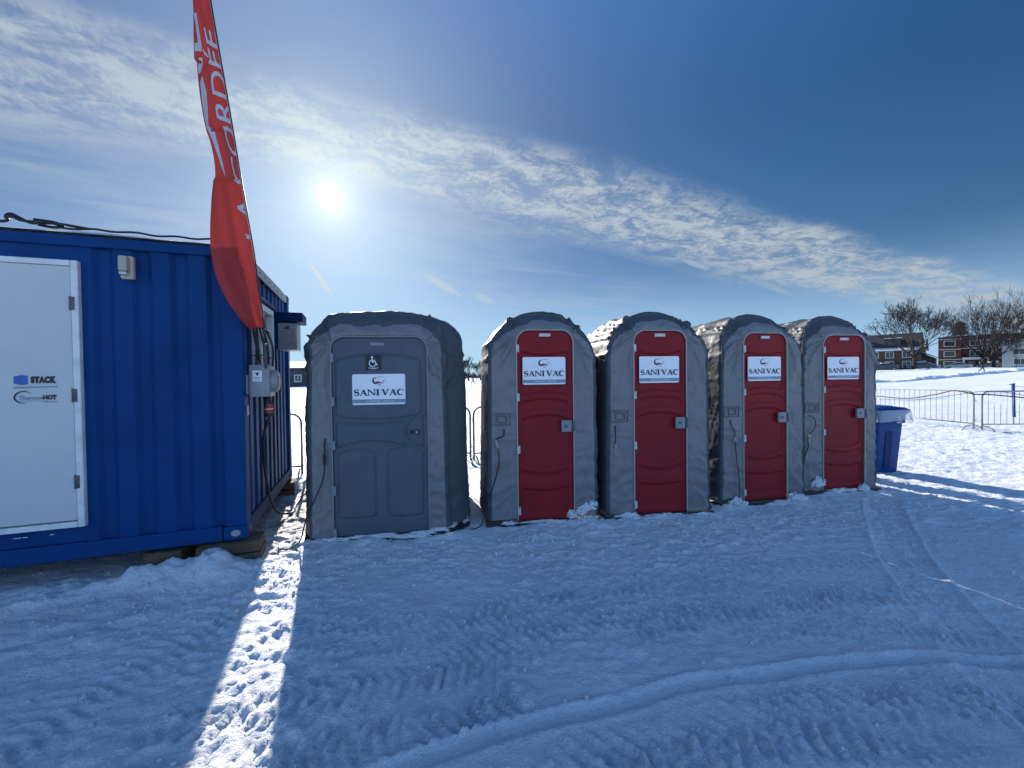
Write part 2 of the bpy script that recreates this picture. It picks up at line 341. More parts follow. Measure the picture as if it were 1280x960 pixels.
def poly_path_dist(x, y, pts):
    """distance to polyline, signed side, arc length"""
    best = np.full(x.shape, 1e9); sd = np.zeros(x.shape); al = np.zeros(x.shape); L = 0
    for (ax, ay), (bx, by) in zip(pts[:-1], pts[1:]):
        dx, dy = bx-ax, by-ay; l = math.hypot(dx, dy); t = np.clip(((x-ax)*dx+(y-ay)*dy)/(l*l), 0, 1)
        qx, qy = x-(ax+t*dx), y-(ay+t*dy); d = np.hypot(qx, qy); s = np.sign(dx*qy-dy*qx)
        k = d < best; best = np.where(k, d, best); sd = np.where(k, s, sd); al = np.where(k, L+t*l, al); L += l
    return best, sd, al

# ------------------------------------------------------------------ ground
def catmull(pts, n=8):
    out = []; P = [pts[0]]+list(pts)+[pts[-1]]
    for i in range(1, len(P)-2):
        for k in range(n):
            t = k/n; a, b, c, d = P[i-1], P[i], P[i+1], P[i+2]
            out.append(tuple(.5*(2*b[j]+(c[j]-a[j])*t+(2*a[j]-5*b[j]+4*c[j]-d[j])*t*t+(3*b[j]-a[j]-3*c[j]+d[j])*t**3) for j in range(len(b))))
    out.append(tuple(pts[-1])); return out
GP = {
 'runners': [([(-1.3, 1.35), (-.65, 1.62), (-.29, 1.76), (.13, 1.91), (.45, 2.0), (.85, 2.12), (1.35, 2.2), (1.9, 2.28), (2.6, 2.30), (3.3, 2.26)], .05, .010),
             ([(4.75, 5.3), (4.3, 4.8), (3.48, 3.72), (3.02, 2.98), (2.75, 2.48), (2.54, 2.15), (2.4, 1.7)], .17, .010)],
 'treads': [([(-1.3, 2.42), (-.4, 2.55), (.6, 2.85), (1.8, 3.2)], .10, .055, .014, .25), ([(.3, 1.72), (1.1, 1.78), (2.0, 1.75)], .09, .06, .016, -.3), ([(1.4, 2.55), (2.3, 2.62), (3.1, 2.5)], .11, .06, .014, .3),
            ([(-1.6, 1.95), (-1.22, 2.05), (-.38, 2.3), (.6, 2.62), (2.08, 2.95), (3.0, 3.1)], .17, .072, .026, .35),
            ([(-1.4, 1.66), (-1.1, 1.75), (-.48, 1.90), (.0, 2.08)], .14, .066, .024, -.3),
            ([(-.02, 1.55), (.74, 1.80), (1.6, 1.93), (2.6, 1.92)], .19, .085, .028, .5),
            ([(-.4, 2.95), (.4, 3.1), (1.2, 3.25), (2.5, 3.5), (3.5, 3.6)], .15, .08, .018, .3),
            ([(-2.35, 1.6), (-2.25, 1.9), (-2.15, 2.4), (-2.0, 2.9)], .2, .075, .02, .3),
            ([(-1.5, 2.7), (-.6, 2.75), (.5, 3.0)], .16, .07, .018, -.4)]}
def far_z(x, y):
    r = np.hypot(x, y*1.0)
    lift = 1.0 + 1.15*ss(x, 0, 90)
    return lift*(0.25*ss(r, 14, 45)+.75*ss(r, 25, 110))
def ground_z(x, y):
    x = np.asarray(x, float); y = np.asarray(y, float)
    z = far_z(x, y)
    nearm = 1-ss(np.hypot(x, y), 14, 30)
    z = z + .022*fbm(x*1.3, y*1.3, 1, 3)*nearm + .05*(1-nearm)*fbm(x*.5, y*.5, 2, 4)
    patch = ss(fbm(x*.9, y*.9, 5, 3), -.25, .35)
    lump = fbm(x*9, y*9, 3, 4, .6)
    ridg = 1-np.abs(fbm(x*5.5, y*5.5, 9, 4, .6))*2
    # how trampled: the sun strip, the row front, the far lit field
    strip = np.exp(-((x*.92+y*.393+.46)/.45)**2)
    fieldm = ss(x*.92+y*.393, 6.0, 7.5)
    rowm = np.exp(-((y-3.9-.18*x)/.55)**2)*ss(x, -3, 0)
    tr = np.clip(.30+.55*patch*.6+.9*strip+.9*fieldm+.5*rowm, 0, 1.5)
    z = z + nearm*tr*(.017*lump + .012*ridg)
    z = z + nearm*.007*vn(x*28, y*28, 12)*np.clip(tr, .25, 1)*(1-ss(np.hypot(x, y), 8, 12))
    z = z + nearm*.020*np.maximum(0, vn(x*19+3*lump, y*19, 33)-.05)**1.3*np.clip(rowm*1.3+.5*patch+.7*strip, 0, 1)
    # footprints in the strip and the field
    fp = np.maximum(0, vn(x*6+.8*vn(x*4, y*4, 22), y*7, 21)-.35)*.45+np.maximum(0, vn(x*15, y*13, 23)-.1)*.30
    z = z - nearm*fp*(.012*np.clip(strip+fieldm*.9+.35*rowm, 0, 1))
    # snow packed against the feet of the cabins
    for p0_, p1_ in (((-2.09, 4.0), (-.62, 4.22)), ((-.62, 4.22), (-.42, 4.5)), ((-.262, 4.44), (.94, 4.59)), ((1.06, 4.62), (2.28, 4.77)), ((2.535, 5.02), (3.71, 5.26)), ((3.85, 5.48), (4.98, 5.63))):
        d, sg_, a = poly_path_dist(x, y, [p0_, p1_]); z = z + .036*np.exp(-(d/.09)**2)*np.clip(.55+.9*vn(a*3.1+p0_[0], a*0, 90), 0, 1)*(1+.5*vn(x*17, y*17, 91))
    # soft drifts in front of the container
    drift = np.exp(-((y-2.75-.35*(x+3))/.75)**2)*ss(-x, 1.7, 2.6)
    z = z + drift*(.05*fbm(x*1.6, (y-.3*x)*4.5, 31, 3)+.02)
    for mx, my, mh, ms in ((-2.56, 3.44, .16, .21), (-2.90, 3.36, .10, .13), (-3.06, 3.28, .10, .09), (-3.2, 3.2, .06, .12), (-2.30, 3.40, .05, .16), (-3.5, 3.12, .06, .25), (-.55, 3.98, .03, .06), (-1.45, 4.02, .045, .12), (-1.1, 4.0, .03, .1), (.85, 4.45, .05, .16), (.3, 4.35, .02, .2), (2.0, 4.68, .03, .3), (3.5, 5.2, .03, .3)):
        z = z + mh*np.exp(-(((x-mx)**2+(y-my)**2)/ms**2))*(1+.5*fbm(x*9, y*9, 40, 4, .65))
    # smooth runner track with side ridges
    for pts, hw, dep in GP['runners']:
        p = catmull(pts); d, s, a = poly_path_dist(x, y, p); u = d*s+.02*vn(a*1.5, a*0, 50)
        core = np.exp(-(u/hw)**4); z = z*1 - core*dep - core*nearm*tr*(.017*lump+.012*ridg)*.7
        z = z + .013*np.exp(-((u-hw*1.12)/.018)**2)*(1+.4*vn(a*9, u*20, 51)) + .011*np.exp(-((u+hw*1.12)/.018)**2)*(1+.4*vn(a*9, u*20, 52))
        z = z - .006*np.exp(-((u-hw*.55)/.012)**2) - .006*np.exp(-((u+hw*.3)/.010)**2)
    # ribbed tracks of a tracked vehicle
    for pts, hw, per, amp, sk in GP['treads']:
        p = catmull(pts); d, s, a = poly_path_dist(x, y, p); u = d*s
        m = np.exp(-(u/hw)**6)*ss(vn(a*1.7, u*3, 60+per)+.55*vn(a*5, u*7, 61), -.75, .1)
        ph = (a+sk*np.abs(u)+.010*vn(a*4, u*5, 62))/per; tri = np.abs((ph % 1)-.5)*2
        z = z + m*amp*.85*(ss(tri, .38, .66)-.5)*(1+.8*vn(a*14, u*22, 63))
    d, s, a = poly_path_dist(x, y, [(-3.4, 6.0), (-8.9, 3.95), (-9.4, 2.2)]); z = z + .25*np.exp(-(d/.3)**2)  # unseen bank added behind the container, keeps light from under it
    # far berm
    z = z + (1-nearm)*.10*fbm(x*.35, y*.9, 81, 4)*ss(np.hypot(x, y), 15, 40)
    return z
def axis(segs):
    out = [segs[0][0]]
    for a, b, st in segs:
        n = max(1, int(round((b-a)/st))); out += list(np.linspace(a, b, n+1)[1:])
    return np.array(out)
def geo(a, b, st, k=1.07):
    out = []; v = a; s = st
    while v < b: s *= k; v += s; out.append(v)
    return np.array(out)
xs = axis([(-5.2, 4.6, .0185), (4.6, 14.5, .042)]); xs = np.concatenate([-geo(5.2, 600, .03)[::-1], xs, geo(14.5, 600, .05, 1.04)])
ys = axis([(.9, 5.4, .0185), (5.4, 14.5, .042)]); ys = np.concatenate([-geo(-.9, 60, .03, 1.12)[::-1], ys, geo(14.5, 600, .05, 1.04)])
GX, GY = np.meshgrid(xs, ys, indexing='ij'); GZ = ground_z(GX, GY)
o = gridmesh('snow_ground', np.stack([GX, GY, GZ], -1), SNOWG); tag(o, kind='structure')
# ploughed bank across the far field, and a lower one behind it
for nm, path, hh, ww in (('snow_bank', [(14, 37), (36, 41), (64, 53), (120, 74)], .36, .7), ('snow_bank', [(-30, 60), (10, 58), (50, 66), (100, 80)], .2, .8)):
    path = np.array(catmull(path, 60)); tn = np.gradient(path, axis=0); tn /= np.linalg.norm(tn, axis=1, keepdims=True); nn_ = np.c_[-tn[:, 1], tn[:, 0]]
    ks = np.linspace(-1, 1, 15); al_ = np.r_[0, np.cumsum(np.hypot(*np.diff(path, axis=0).T))]
    fine = np.interp(np.arange(0, al_[-1], .16), al_, np.arange(len(al_))); f0 = fine.astype(int); f1 = np.minimum(f0+1, len(al_)-1); fr_ = (fine-f0)[:, None]
    pc = path[f0]*(1-fr_)+path[f1]*fr_; pn = nn_[f0]*(1-fr_)+nn_[f1]*fr_; A_ = np.arange(0, al_[-1], .16)[:, None]+0*ks[None]
    K_ = ks[None]+0*A_; PX = pc[:, :1]+pn[:, :1]*K_*ww*1.3; PY = pc[:, 1:]+pn[:, 1:]*K_*ww*1.3
    PZ = ground_z(PX, PY)-.05+(1-K_**2)*hh*(.75+.35*vn(A_*.35, K_, 70)+.45*fbm(A_*1.4, K_*1.6, 71, 4, .6))
    tag(gridmesh(nm, np.stack([PX, PY, PZ], -1), SNOW), kind='structure')
def gz(x, y): return float(ground_z(np.array([x]), np.array([y]))[0])

# ------------------------------------------------------------------ shipping container office
CA = R_(19.7); CL_, CW_, CH_ = 6.06, 2.5, 2.59
cont = empty('shipping_container', (-2.36, 3.66, .22), CA, label='blue corrugated shipping container office with a white door, raised on timber blocks', cat='container')
# local: x from -CL_ to 0 (front along x), y 0..CW_, z 0..CH_
def corrug(L, period, dep):
    pts = [0.0]; ds = [0.0]; x = 0; k = 0
    while x < L-period*.5:
        for fr, d in ((.26, 0), (.40, dep), (.66, dep), (.80, 0)):
            pts.append(x+period*fr); ds.append(d)
        x += period
    pts.append(L); ds.append(0); return pts, ds
def wall_strip(mb, p0, dirv, nin, L, z0, z1, period=.27, dep=.030, off=.02):
    pts, ds = corrug(L, period, dep); vs = []; nz_ = 2
    for p, d in zip(pts, ds):
        q = Vector(p0)+Vector(dirv)*p+Vector(nin)*(off+d)
        vs += [(q.x, q.y, z0), (q.x, q.y, z1)]
    mb.add(vs, [(2*i, 2*i+2, 2*i+3, 2*i+1) for i in range(len(pts)-1)])
DX0, DX1 = -2.06, -1.10           # door frame outside edges
m = MB(); wall_strip(m, (DX1+.0, 0, 0), (1, 0, 0), (0, 1, 0), -DX1-.16, .12, 2.50, .255); wall_strip(m, (-CL_+.16, 0, 0), (1, 0, 0), (0, 1, 0), CL_-.16+DX0-.1, .12, 2.50)
fw = m.build('front_wall', BLUEC, cont)
m = MB(); wall_strip(m, (0, .14, 0), (0, 1, 0), (-1, 0, 0), CW_-.28, .13, 2.47, .225, .036, .025); m.build('end_wall', BLUEC, cont)
m = MB(); wall_strip(m, (-CL_, .14, 0), (0, 1, 0), (1, 0, 0), CW_-.28, .13, 2.47, .225, .036, .025); wall_strip(m, (-CL_+.1, CW_, 0), (1, 0, 0), (0, -1, 0), CL_-.2, .12, 2.5, .255); m.build('rear_walls', BLUEC, cont)
for cx in (0, -CL_):
    for cy in (0, CW_):
        sx = -1 if cx == 0 else 1; sy = 1 if cy == 0 else -1
        m = MB(); m.rbox((cx+sx*.08, cy+sy*.075, CH_/2), (.16, .15, CH_-.24), .012); 
        pp = m.build('corner_post', BLUEC, cont)
        for cz in (.06, CH_-.06):
            m = MB(); m.rbox((cx+sx*.088, cy+sy*.083, cz), (.182, .172, .12), .012)
            cc = m.build('corner_casting', BLUEC, pp)
        if cy == 0 and cx == 0:
            m = MB(); th = [2*math.pi*k/20 for k in range(20)]
            m.prism([(-.085+.036*math.cos(t), .062+.028*math.sin(t)) for t in th], -.0065, .01); m.build('casting_hole', GREYB, pp)
            m = MB(); m.rbox((.0005, .10, .055), (.012, .055, .075), .004); m.build('casting_slot', BLACKP, pp)
for q in (.05, CW_-.05): m = MB(); m.rbox((-CL_/2, q, CH_-.075), (CL_-.37, .10, .085), .01); m.build('top_side_rail', BLUEC, cont)
for q in (-.05, -CL_+.05): m = MB(); m.rbox((q, CW_/2, CH_-.06), (.10, CW_-.36, .10), .01); m.build('end_top_rail', STEEL, cont)
for q in (.05, CW_-.05): m = MB(); m.rbox((-CL_/2, q, .065), (CL_-.37, .10, .13), .01); m.build('bottom_side_rail', BLUEC, cont)
for q in (-.05, -CL_+.05): m = MB(); m.rbox((q, CW_/2, .075), (.09, CW_-.36, .13), .01); m.build('end_bottom_rail', BLUED, cont)
m = MB(); m.box((-CL_/2, CW_/2, CH_-.045), (CL_-.1, CW_-.1, .03)); m.box((-CL_/2, CW_/2, .10), (CL_-.2, CW_-.2, .06)); m.build('roof_panel', BLUEC, cont)
# snow on the roof
nx_, ny_ = 120, 40; SX, SY = np.meshgrid(np.linspace(-CL_+.03, -.2, nx_), np.linspace(.015, CW_-.05, ny_), indexing='ij')
edge_ = np.minimum(np.minimum(SX+CL_, -SX)/.15, np.minimum(SY, CW_-SY)/.12); SZ = CH_-.03+.055*np.clip(edge_, 0, 1)**.5*(1+.35*fbm(SX*2, SY*5, 3))
SZ += .012*vn(SX*9, SY*9, 4)*np.clip(edge_, 0, 1)
gridmesh('snow_cover', np.stack([SX, SY, SZ], -1), SNOW, cont)
# door: frame, leaf, threshold, hinges, logos
DZ0, DZ1 = .262, 2.355
m = MB()
for bx, bz, bw, bh in ((DX1-.0225, (DZ0+DZ1)/2, .045, DZ1-DZ0), (DX0+.0225, (DZ0+DZ1)/2, .045, DZ1-DZ0), ((DX0+DX1)/2, DZ1-.022, DX1-DX0-.092, .044), ((DX0+DX1)/2, DZ0+.022, DX1-DX0-.092, .044)):
    m.rbox((bx, .028, bz), (bw, .10, bh), .006)
df = m.build('door_frame', WHITEF, cont)
m = MB(); m.rbox(((DX0+DX1)/2, .012, (DZ0+DZ1)/2+.004), (DX1-DX0-.10, .045, DZ1-DZ0-.10), .004)
dl = m.build('door', WHITED, cont)
for hz in (.62, 1.30, 2.02):
    m = MB(); m.tube([(DX1-.05, -.018, hz-.055), (DX1-.05, -.018, hz+.055)], .009, 8); m.box((DX1-.036, -.0245, hz), (.026, .004, .10))
    for q in (-.035, 0, .035): m.tube([(DX1-.05, -.018, hz+q-.003), (DX1-.05, -.018, hz+q+.003)], .0115, 8)
    m.build('hinge', DSTEEL, dl)
m = MB(); m.rbox((DX0+.11, -.03, 1.28), (.05, .04, .16), .008); m.tube([(DX0+.11, -.05, 1.29), (DX0+.11, -.085, 1.29), (DX0+.22, -.085, 1.29)], .010, 8); m.build('handle', STEEL, dl)
# header plate above the door, flat side panel left of it, sill below
m = MB(); m.rbox(((DX0+DX1)/2-.05, .045, (DZ1+2.50)/2+.003), (DX1-DX0+.1, .03, 2.50-DZ1), .004); m.box((DX0-.051, .05, 1.31), (.098, .03, 2.08)); m.box(((DX0+DX1)/2, .05, .196), (DX1-DX0, .03, .128)); m.box((DX1+.012, .05, 1.31), (.02, .055, 2.36)); m.build('door_surround', BLUEC, cont)
# STACK logo
fy = -.0135
m = MB(); m.add([(-1.497, fy, 1.452), (-1.452, fy, 1.463), (-1.452, fy, 1.387), (-1.497, fy, 1.397)], [(0, 1, 2, 3)]); m.add([(-1.450, fy, 1.463), (-1.416, fy, 1.456), (-1.416, fy, 1.392), (-1.450, fy, 1.386)], [(0, 1, 2, 3)])
m.build('logo_mark', mat('logo_blue', (.02, .12, .42), .5), dl, fix=False)
text_part('lettering', 'STACK', .062, BLACKI, dl, -1.325, fy, 1.425, width=.150, bold=.0055, space=1.15)
m = MB(); m.add([(-1.50, fy, 1.373), (-1.245, fy, 1.376), (-1.245, fy, 1.366), (-1.50, fy, 1.361)], [(0, 1, 2, 3)]); m.build('logo_underline', BARG, dl, fix=False)
# second logo: crescent ring with outlined word and -HOT
m = MB(); N = 40; vs = []
for k in range(N+1):
    t = R_(35+k*(250/N)); wd = .0095*math.sin(math.pi*k/N)**.7+.0012
    vs += [(-1.443+.055*math.cos(t)*1.05, fy, 1.293+.048*math.sin(t)), (-1.443+(.055-wd)*math.cos(t)*1.05, fy, 1.293+(.048-wd)*math.sin(t))]
m.add(vs, [(2*i, 2*i+2, 2*i+3, 2*i+1) for i in range(N)]); m.build('logo_ring', NAVY, dl, fix=False)
text_part('lettering', 'Thermo', .046, BARG, dl, -1.408, fy-.001, 1.288, width=.125, bold=.0008)
text_part('lettering', '-HOT', .044, NAVY, dl, -1.297, fy-.001, 1.290, width=.093, bold=.003)
m = MB(); m.box((-1.385, fy, 1.262), (.17, .001, .003)); m.box((-1.285, fy, 1.254), (.08, .001, .007)); m.build('logo_small_print', BARG, dl)
# scratches and chips of snow below the door
m = MB()
rnd = random.Random(3)
for k in range(14): m.rbox((-1.30-rnd.random()*.7, -.004, .13+.11*rnd.random()*(k % 2)+.09), (.02+.03*rnd.random(), .006, .006), .002, 1)
m.build('frost_chips', SNOW, cont)
# beige wall lamp
m = MB(); m.rbox((-.792, .0, 2.325), (.085, .05, .185), .012, 3); wl = m.build('wall_lamp', BEIGE, cont, smooth=False)
m = MB(); m.rbox((-.797, -.05, 2.345), (.06, .06, .125), .014, 3); m.build('lamp_housing', mat('aged_beige_plastic', (.43, .4, .33), .5, var=.1), wl)
m = MB(); m.rbox((-.797, -.055, 2.268), (.05, .045, .022), .006, 2); m.build('lamp_lens', HINGE, wl)
# end wall: window
WS0, WS1, WZ0, WZ1 = .43, 1.07, 1.27, 2.17
m = MB()
for s_, z_, ds, dz in (((WS0+WS1)/2, WZ1-.03, WS1-WS0, .06), ((WS0+WS1)/2, WZ0+.03, WS1-WS0, .06), (WS0+.03, (WZ0+WZ1)/2, .06, WZ1-WZ0-.124), (WS1-.03, (WZ0+WZ1)/2, .06, WZ1-WZ0-.124)):
    m.rbox((.012, s_, z_), (.09, ds, dz), .008)
wf = m.build('window_frame', WHITEF, cont)
m = MB(); m.box((-.015, (WS0+WS1)/2, (WZ0+WZ1)/2), (.012, WS1-WS0-.13, WZ1-WZ0-.13)); m.build('pane', GLASS, wf)
m = MB(); m.rbox((.006, (WS0+WS1)/2, (WZ0+WZ1)/2), (.035, .03, WZ1-WZ0-.13), .004); m.build('mullion', WHITEF, wf)
m = MB(); m.rbox((.03, (WS0+WS1)/2, WZ1+.03), (.08, WS1-WS0+.06, .035), .005); m.build('window_hood', BLUED, wf)
# grey header flashing on the end
m = MB(); m.rbox((.006, 1.15, 2.505), (.02, 1.65, .11), .004)
for k in range(7): m.rbox((.02, .42+k*.24, 2.505), (.012, .02, .02), .004)
m.build('header_flashing', GREYB, cont)
# power inlet box with round socket and sticker
m = MB(); m.rbox((.085, .29, 1.395), (.17, .26, .30), .014, 3); pb = m.build('power_box', GREYB, cont)
m = MB(); m.tube([(.165, .30, 1.39), (.20, .30, 1.39), (.225, .30, 1.39)], [.105, .105, .085], 24); m.build('socket_cover', GREYB, pb)
m = MB(); m.tube([(.222, .30, 1.39), (.232, .30, 1.39)], .05, 20); m.build('socket_ring', STEEL, pb)
m = MB(); m.box((.072, .158, 1.44), (.075, .002, .10)); m.build('warning_sticker', WHITEB, pb)
m = MB(); m.prism([(.055, 1.47), (.09, 1.47), (.0725, 1.44)], .1555, .1565); m.box((.072, .156, 1.425), (.055, .001, .004)); m.box((.072, .156, 1.410), (.045, .001, .004)); m.build('sticker_print', BLACKI, pb)
m = MB(); m.box((.004, .10, 1.36), (.004, .07, .17)); m.build('notice_sticker', GREYB, cont)
m = MB(); m.box((.004, .10, 1.13), (.004, .07, .09)); m.build('notice_sticker', GREYB, cont)
for k in range(6):
    m = MB(); m.box((.0075, .10, 1.30+.022*k), (.001, .05, .006)); m.build('notice_print', BLACKI, cont) if False else None
# conduits and bundled leads above the box, with two straps
m = MB(); rnd = random.Random(5)
for k in range(5):
    ox = .05+.03*k; oy = .24+.02*k
    m.tube(catmull([(ox, oy, 1.53), (ox+.02*rnd.uniform(-1, 1), oy+.02*rnd.uniform(-1, 1), 1.72), (ox*.7, oy-.03+.03*rnd.random(), 1.9), (.04+.02*rnd.random(), .20+.05*rnd.random(), 2.12)], 6), .010+.004*rnd.random(), 6)
m.build('cable_bundle', RUBBER, pb, smooth=True)
m = MB(); m.tube([(.03, .17, 1.88), (.13, .20, 1.88), (.13, .50, 1.875), (.03, .52, 1.87)], .005, 6); m.build('strap', RUBBER, pb)
m = MB(); m.tube([(.03, .17, 1.63), (.13, .20, 1.63), (.13, .50, 1.62), (.03, .52, 1.62)], .005, 6); m.build('strap', RUBBER, pb)
m = MB(); m.tube([(.12, .33, 1.245), (.12, .33, 1.21), (.13, .335, 1.05)], [.022, .034, .034], 14); pl = m.build('plug', BLACKP, pb, smooth=False)
m = MB(); m.tube([(.127, .334, 1.17), (.129, .3345, 1.08)], .038, 16); m.build('plug_collar', REDPLUG, pl)
m = MB(); m.tube([(.128, .3343, 1.128), (.128, .3343, 1.118)], .0395, 16); m.build('plug_band', WHITEF, pl)
# ventilation unit with a dark hood near the back of the end wall
m = MB(); m.rbox((.10, 1.83, 1.95), (.22, .34, .34), .012, 2); vu = m.build('vent_unit', GREYB, cont)
m = MB(); m.rbox((.13, 1.83, 2.19), (.30, .40, .12), .01, 2); m.build('vent_hood', BLUED, vu)
m = MB()
for k in range(7): m.box((.10, 1.657, 1.84+.035*k), (.15, .008, .012), Matrix.Rotation(R_(25), 3, 'X'))
m.build('louvre', GREYB, vu)
m = MB(); m.rbox((.10, 1.654, 2.06), (.05, .01, .04), .003, 1); m.build('name_plate', DSTEEL, vu)

# cable lying from the plug down to the snow and away behind
def cw(x, y, z=0): a = CA; return Vector((-2.36+x*math.cos(a)-y*math.sin(a), 3.66+x*math.sin(a)+y*math.cos(a), .22+z))
def gp(x, y, h=.015): return Vector((x, y, gz(x, y)+h))
m = MB(); A0, A1, A2 = cw(.13, .335, 1.05), cw(.06, .40, .80), cw(.04, .62, .35)
pts = [A0, A1, A2, cw(.05, 1.0, -.05), gp(-2.66, 4.95, .02), gp(-2.78, 5.3), gp(-2.9, 5.75), gp(-2.95, 6.3)]
m.tube(catmull([tuple(p) for p in pts], 8), .0125, 8); o = m.build('power_cable', RUBBER, None, smooth=True)
tag(o, 'thick black power cable hanging from the grey box on the blue container end', 'cable')
m = MB(); rnd = random.Random(8)
for k in range(3):
    cx_, cy_ = -2.78+.04*k, 6.0+.1*k
    m.tube(catmull([tuple(gp(cx_+(.17+.03*rnd.random())*math.cos(t), cy_+.24*math.sin(t), .03+.05*k+.03*rnd.random())) for t in np.linspace(0, 6.1, 10)], 4), .012, 6)
m.tube(catmull([tuple(gp(-2.7, 5.9)), tuple(gp(-2.5, 5.7, .10)), tuple(gp(-2.36, 5.5, .02)), tuple(gp(-2.34, 5.2)), tuple(gp(-2.3, 4.9, .01))], 6), .008, 6)
o = m.build('coiled_cable', RUBBER, None, smooth=True); tag(o, 'heap of coiled black cable on the snow in the gap between container and first cabin', 'cable')
# messy lead lying on the container roof
m = MB(); rnd = random.Random(11)
rz = CH_+.035
pts = [(-3.0, .10, rz), (-1.86, .05, rz), (-1.62, .04, rz), (-1.53, .03, rz+.01), (-1.535, .03, rz+.045), (-1.51, .04, rz+.066), (-1.46, .05, rz+.04), (-1.40, .05, rz+.012), (-1.28, .04, rz+.02), (-1.20, .03, rz+.015), (-1.05, .04, rz)]
m.tube(catmull([tuple(cw(*p)) for p in pts], 6), .011, 6)
for k in range(6):
    a_ = rnd.random()
    pts = [(-1.38+.03*a_, .03, rz+.006+.006*k), (-1.32+.02*rnd.random(), .0+.02*k, rz+.018+.006*k), (-1.27, .02+.02*k, rz+.016+.005*k), (-1.23+.02*rnd.random(), .05, rz+.006), (-1.30, .10, rz+.006), (-1.37, .06, rz+.008)]
    m.tube(catmull([tuple(cw(*p)) for p in pts], 5), .0105, 6)
pts = [(-1.54, .03, rz+.03), (-1.50, .02, rz+.04), (-1.45, .03, rz+.02), (-1.36, .04, rz+.02)]
m.tube(catmull([tuple(cw(*p)) for p in pts], 5), .011, 6)
m.tube([tuple(cw(x_, .04+.01*math.sin(x_*9), rz-.004+.006*math.sin(x_*23))) for x_ in np.linspace(-1.25, -.2, 34)], .0085, 6)
o = m.build('tangled_lead', RUBBER, None, smooth=True); tag(o, 'tangled black lead lying on the snowy edge of the container roof', 'cable')
# timber blocks
for nm, (x_, y_, z_), (dx, dy, dz), rz_, lab in (('timber_block', (-.16, .10, -.11), (.52, .30, .20), .05, 'weathered timber block under the near corner of the blue container'), ('timber_block', (-.62, .16, -.12), (.30, .34, .18), -.1, 'dark timber block beneath the container edge, behind the snow mound'),
        ('timber_block', (-.14, 2.3, -.11), (.4, .3, .2), .08, 'timber block under the far end corner of the blue container')):
    e = empty(nm, tuple(cw(x_, y_, z_)), CA+rz_, label=lab, cat='timber block', group='timber blocks under the container')
    m = MB()
    m.rbox((0, 0, -.055), (dx, dy, .085), .006); m.build('lower_plank', WOOD, e)
    m = MB(); m.rbox((.02, 0, .045), (dx*.9, dy*.95, .09), .006); m.build('upper_plank', WOOD, e)

# ------------------------------------------------------------------ feather flag
POLE = [(-2.25, 3.80, 1.70), (-2.22, 3.72, 2.02), (-2.235, 3.62, 2.45), (-2.265, 3.52, 3.1), (-2.315, 3.44, 3.8), (-2.375, 3.39, 4.5), (-2.44, 3.36, 5.0), (-2.52, 3.34, 5.35)]
flag = empty('feather_flag', (0, 0, 0), 0, label='tall red feather flag with white lettering hanging at the container corner', cat='flag')
LEFT = [(-2.297, 3.66, 2.066), (-2.289, 3.52, 2.137), (-2.319, 3.42, 2.261), (-2.343, 3.34, 2.426), (-2.355, 3.3, 2.605), (-2.348, 3.28, 2.787), (-2.316, 3.26, 3.027), (-2.278, 3.24, 3.233), (-2.289, 3.22, 3.436), (-2.325, 3.2, 3.606), (-2.354, 3.19, 3.84), (-2.359, 3.18, 4.072), (-2.358, 3.17, 4.302), (-2.359, 3.17, 4.48), (-2.352, 3.16, 4.706), (-2.347, 3.17, 4.952), (-2.36, 3.25, 5.26)]
RIGHT = [(-2.213, 3.72, 2.1), (-2.213, 3.71, 2.163), (-2.219, 3.69, 2.308), (-2.23, 3.67, 2.501), (-2.235, 3.64, 2.702), (-2.253, 3.62, 2.903), (-2.273, 3.585, 3.164), (-2.289, 3.555, 3.387), (-2.304, 3.525, 3.605), (-2.317, 3.5, 3.79), (-2.34, 3.475, 4.036), (-2.363, 3.45, 4.278), (-2.385, 3.425, 4.516), (-2.402, 3.41, 4.695), (-2.417, 3.385, 4.925), (-2.425, 3.37, 5.161), (-2.437, 3.36, 5.4)]
Lc, Rc = np.array(catmull(LEFT, 8)), np.array(catmull(RIGHT, 8)); NR = len(Lc)
def flag_pt(u, v):                       # u 0 at the pole, 1 at the free edge; v in rows 0..16
    i = np.clip(np.asarray(v, float)*8, 0, NR-1.001); k = i.astype(int); f = (i-k)[..., None]
    l = Lc[k]*(1-f)+Lc[k+1]*f; r = Rc[k]*(1-f)+Rc[k+1]*f; u_ = np.asarray(u, float)[..., None]
    p = r*(1-u_)+l*u_; e = l-r; n = np.cross(e, np.array([0, 0, 1.0])); n /= np.linalg.norm(n, axis=-1, keepdims=True)+1e-9
    n = np.where(n[..., 1:2] > 0, -n, n); n = np.where((n[..., 0:1] < 0), n, n)
    w_ = .03*np.sin(math.pi*u)*np.cos(v*.45)+.008*np.sin(u*7+v*.7)+.003*np.sin(u*15-v*1.3)
    return p+n*(w_*np.minimum(1, np.asarray(u)*3))[..., None], n
U_, V_ = np.meshgrid(np.linspace(0, 1, 30), np.linspace(0, 16, 130), indexing='ij')
Pf, Nf = flag_pt(U_, V_)
fo = gridmesh('cloth', Pf, FLAGM, flag, True)
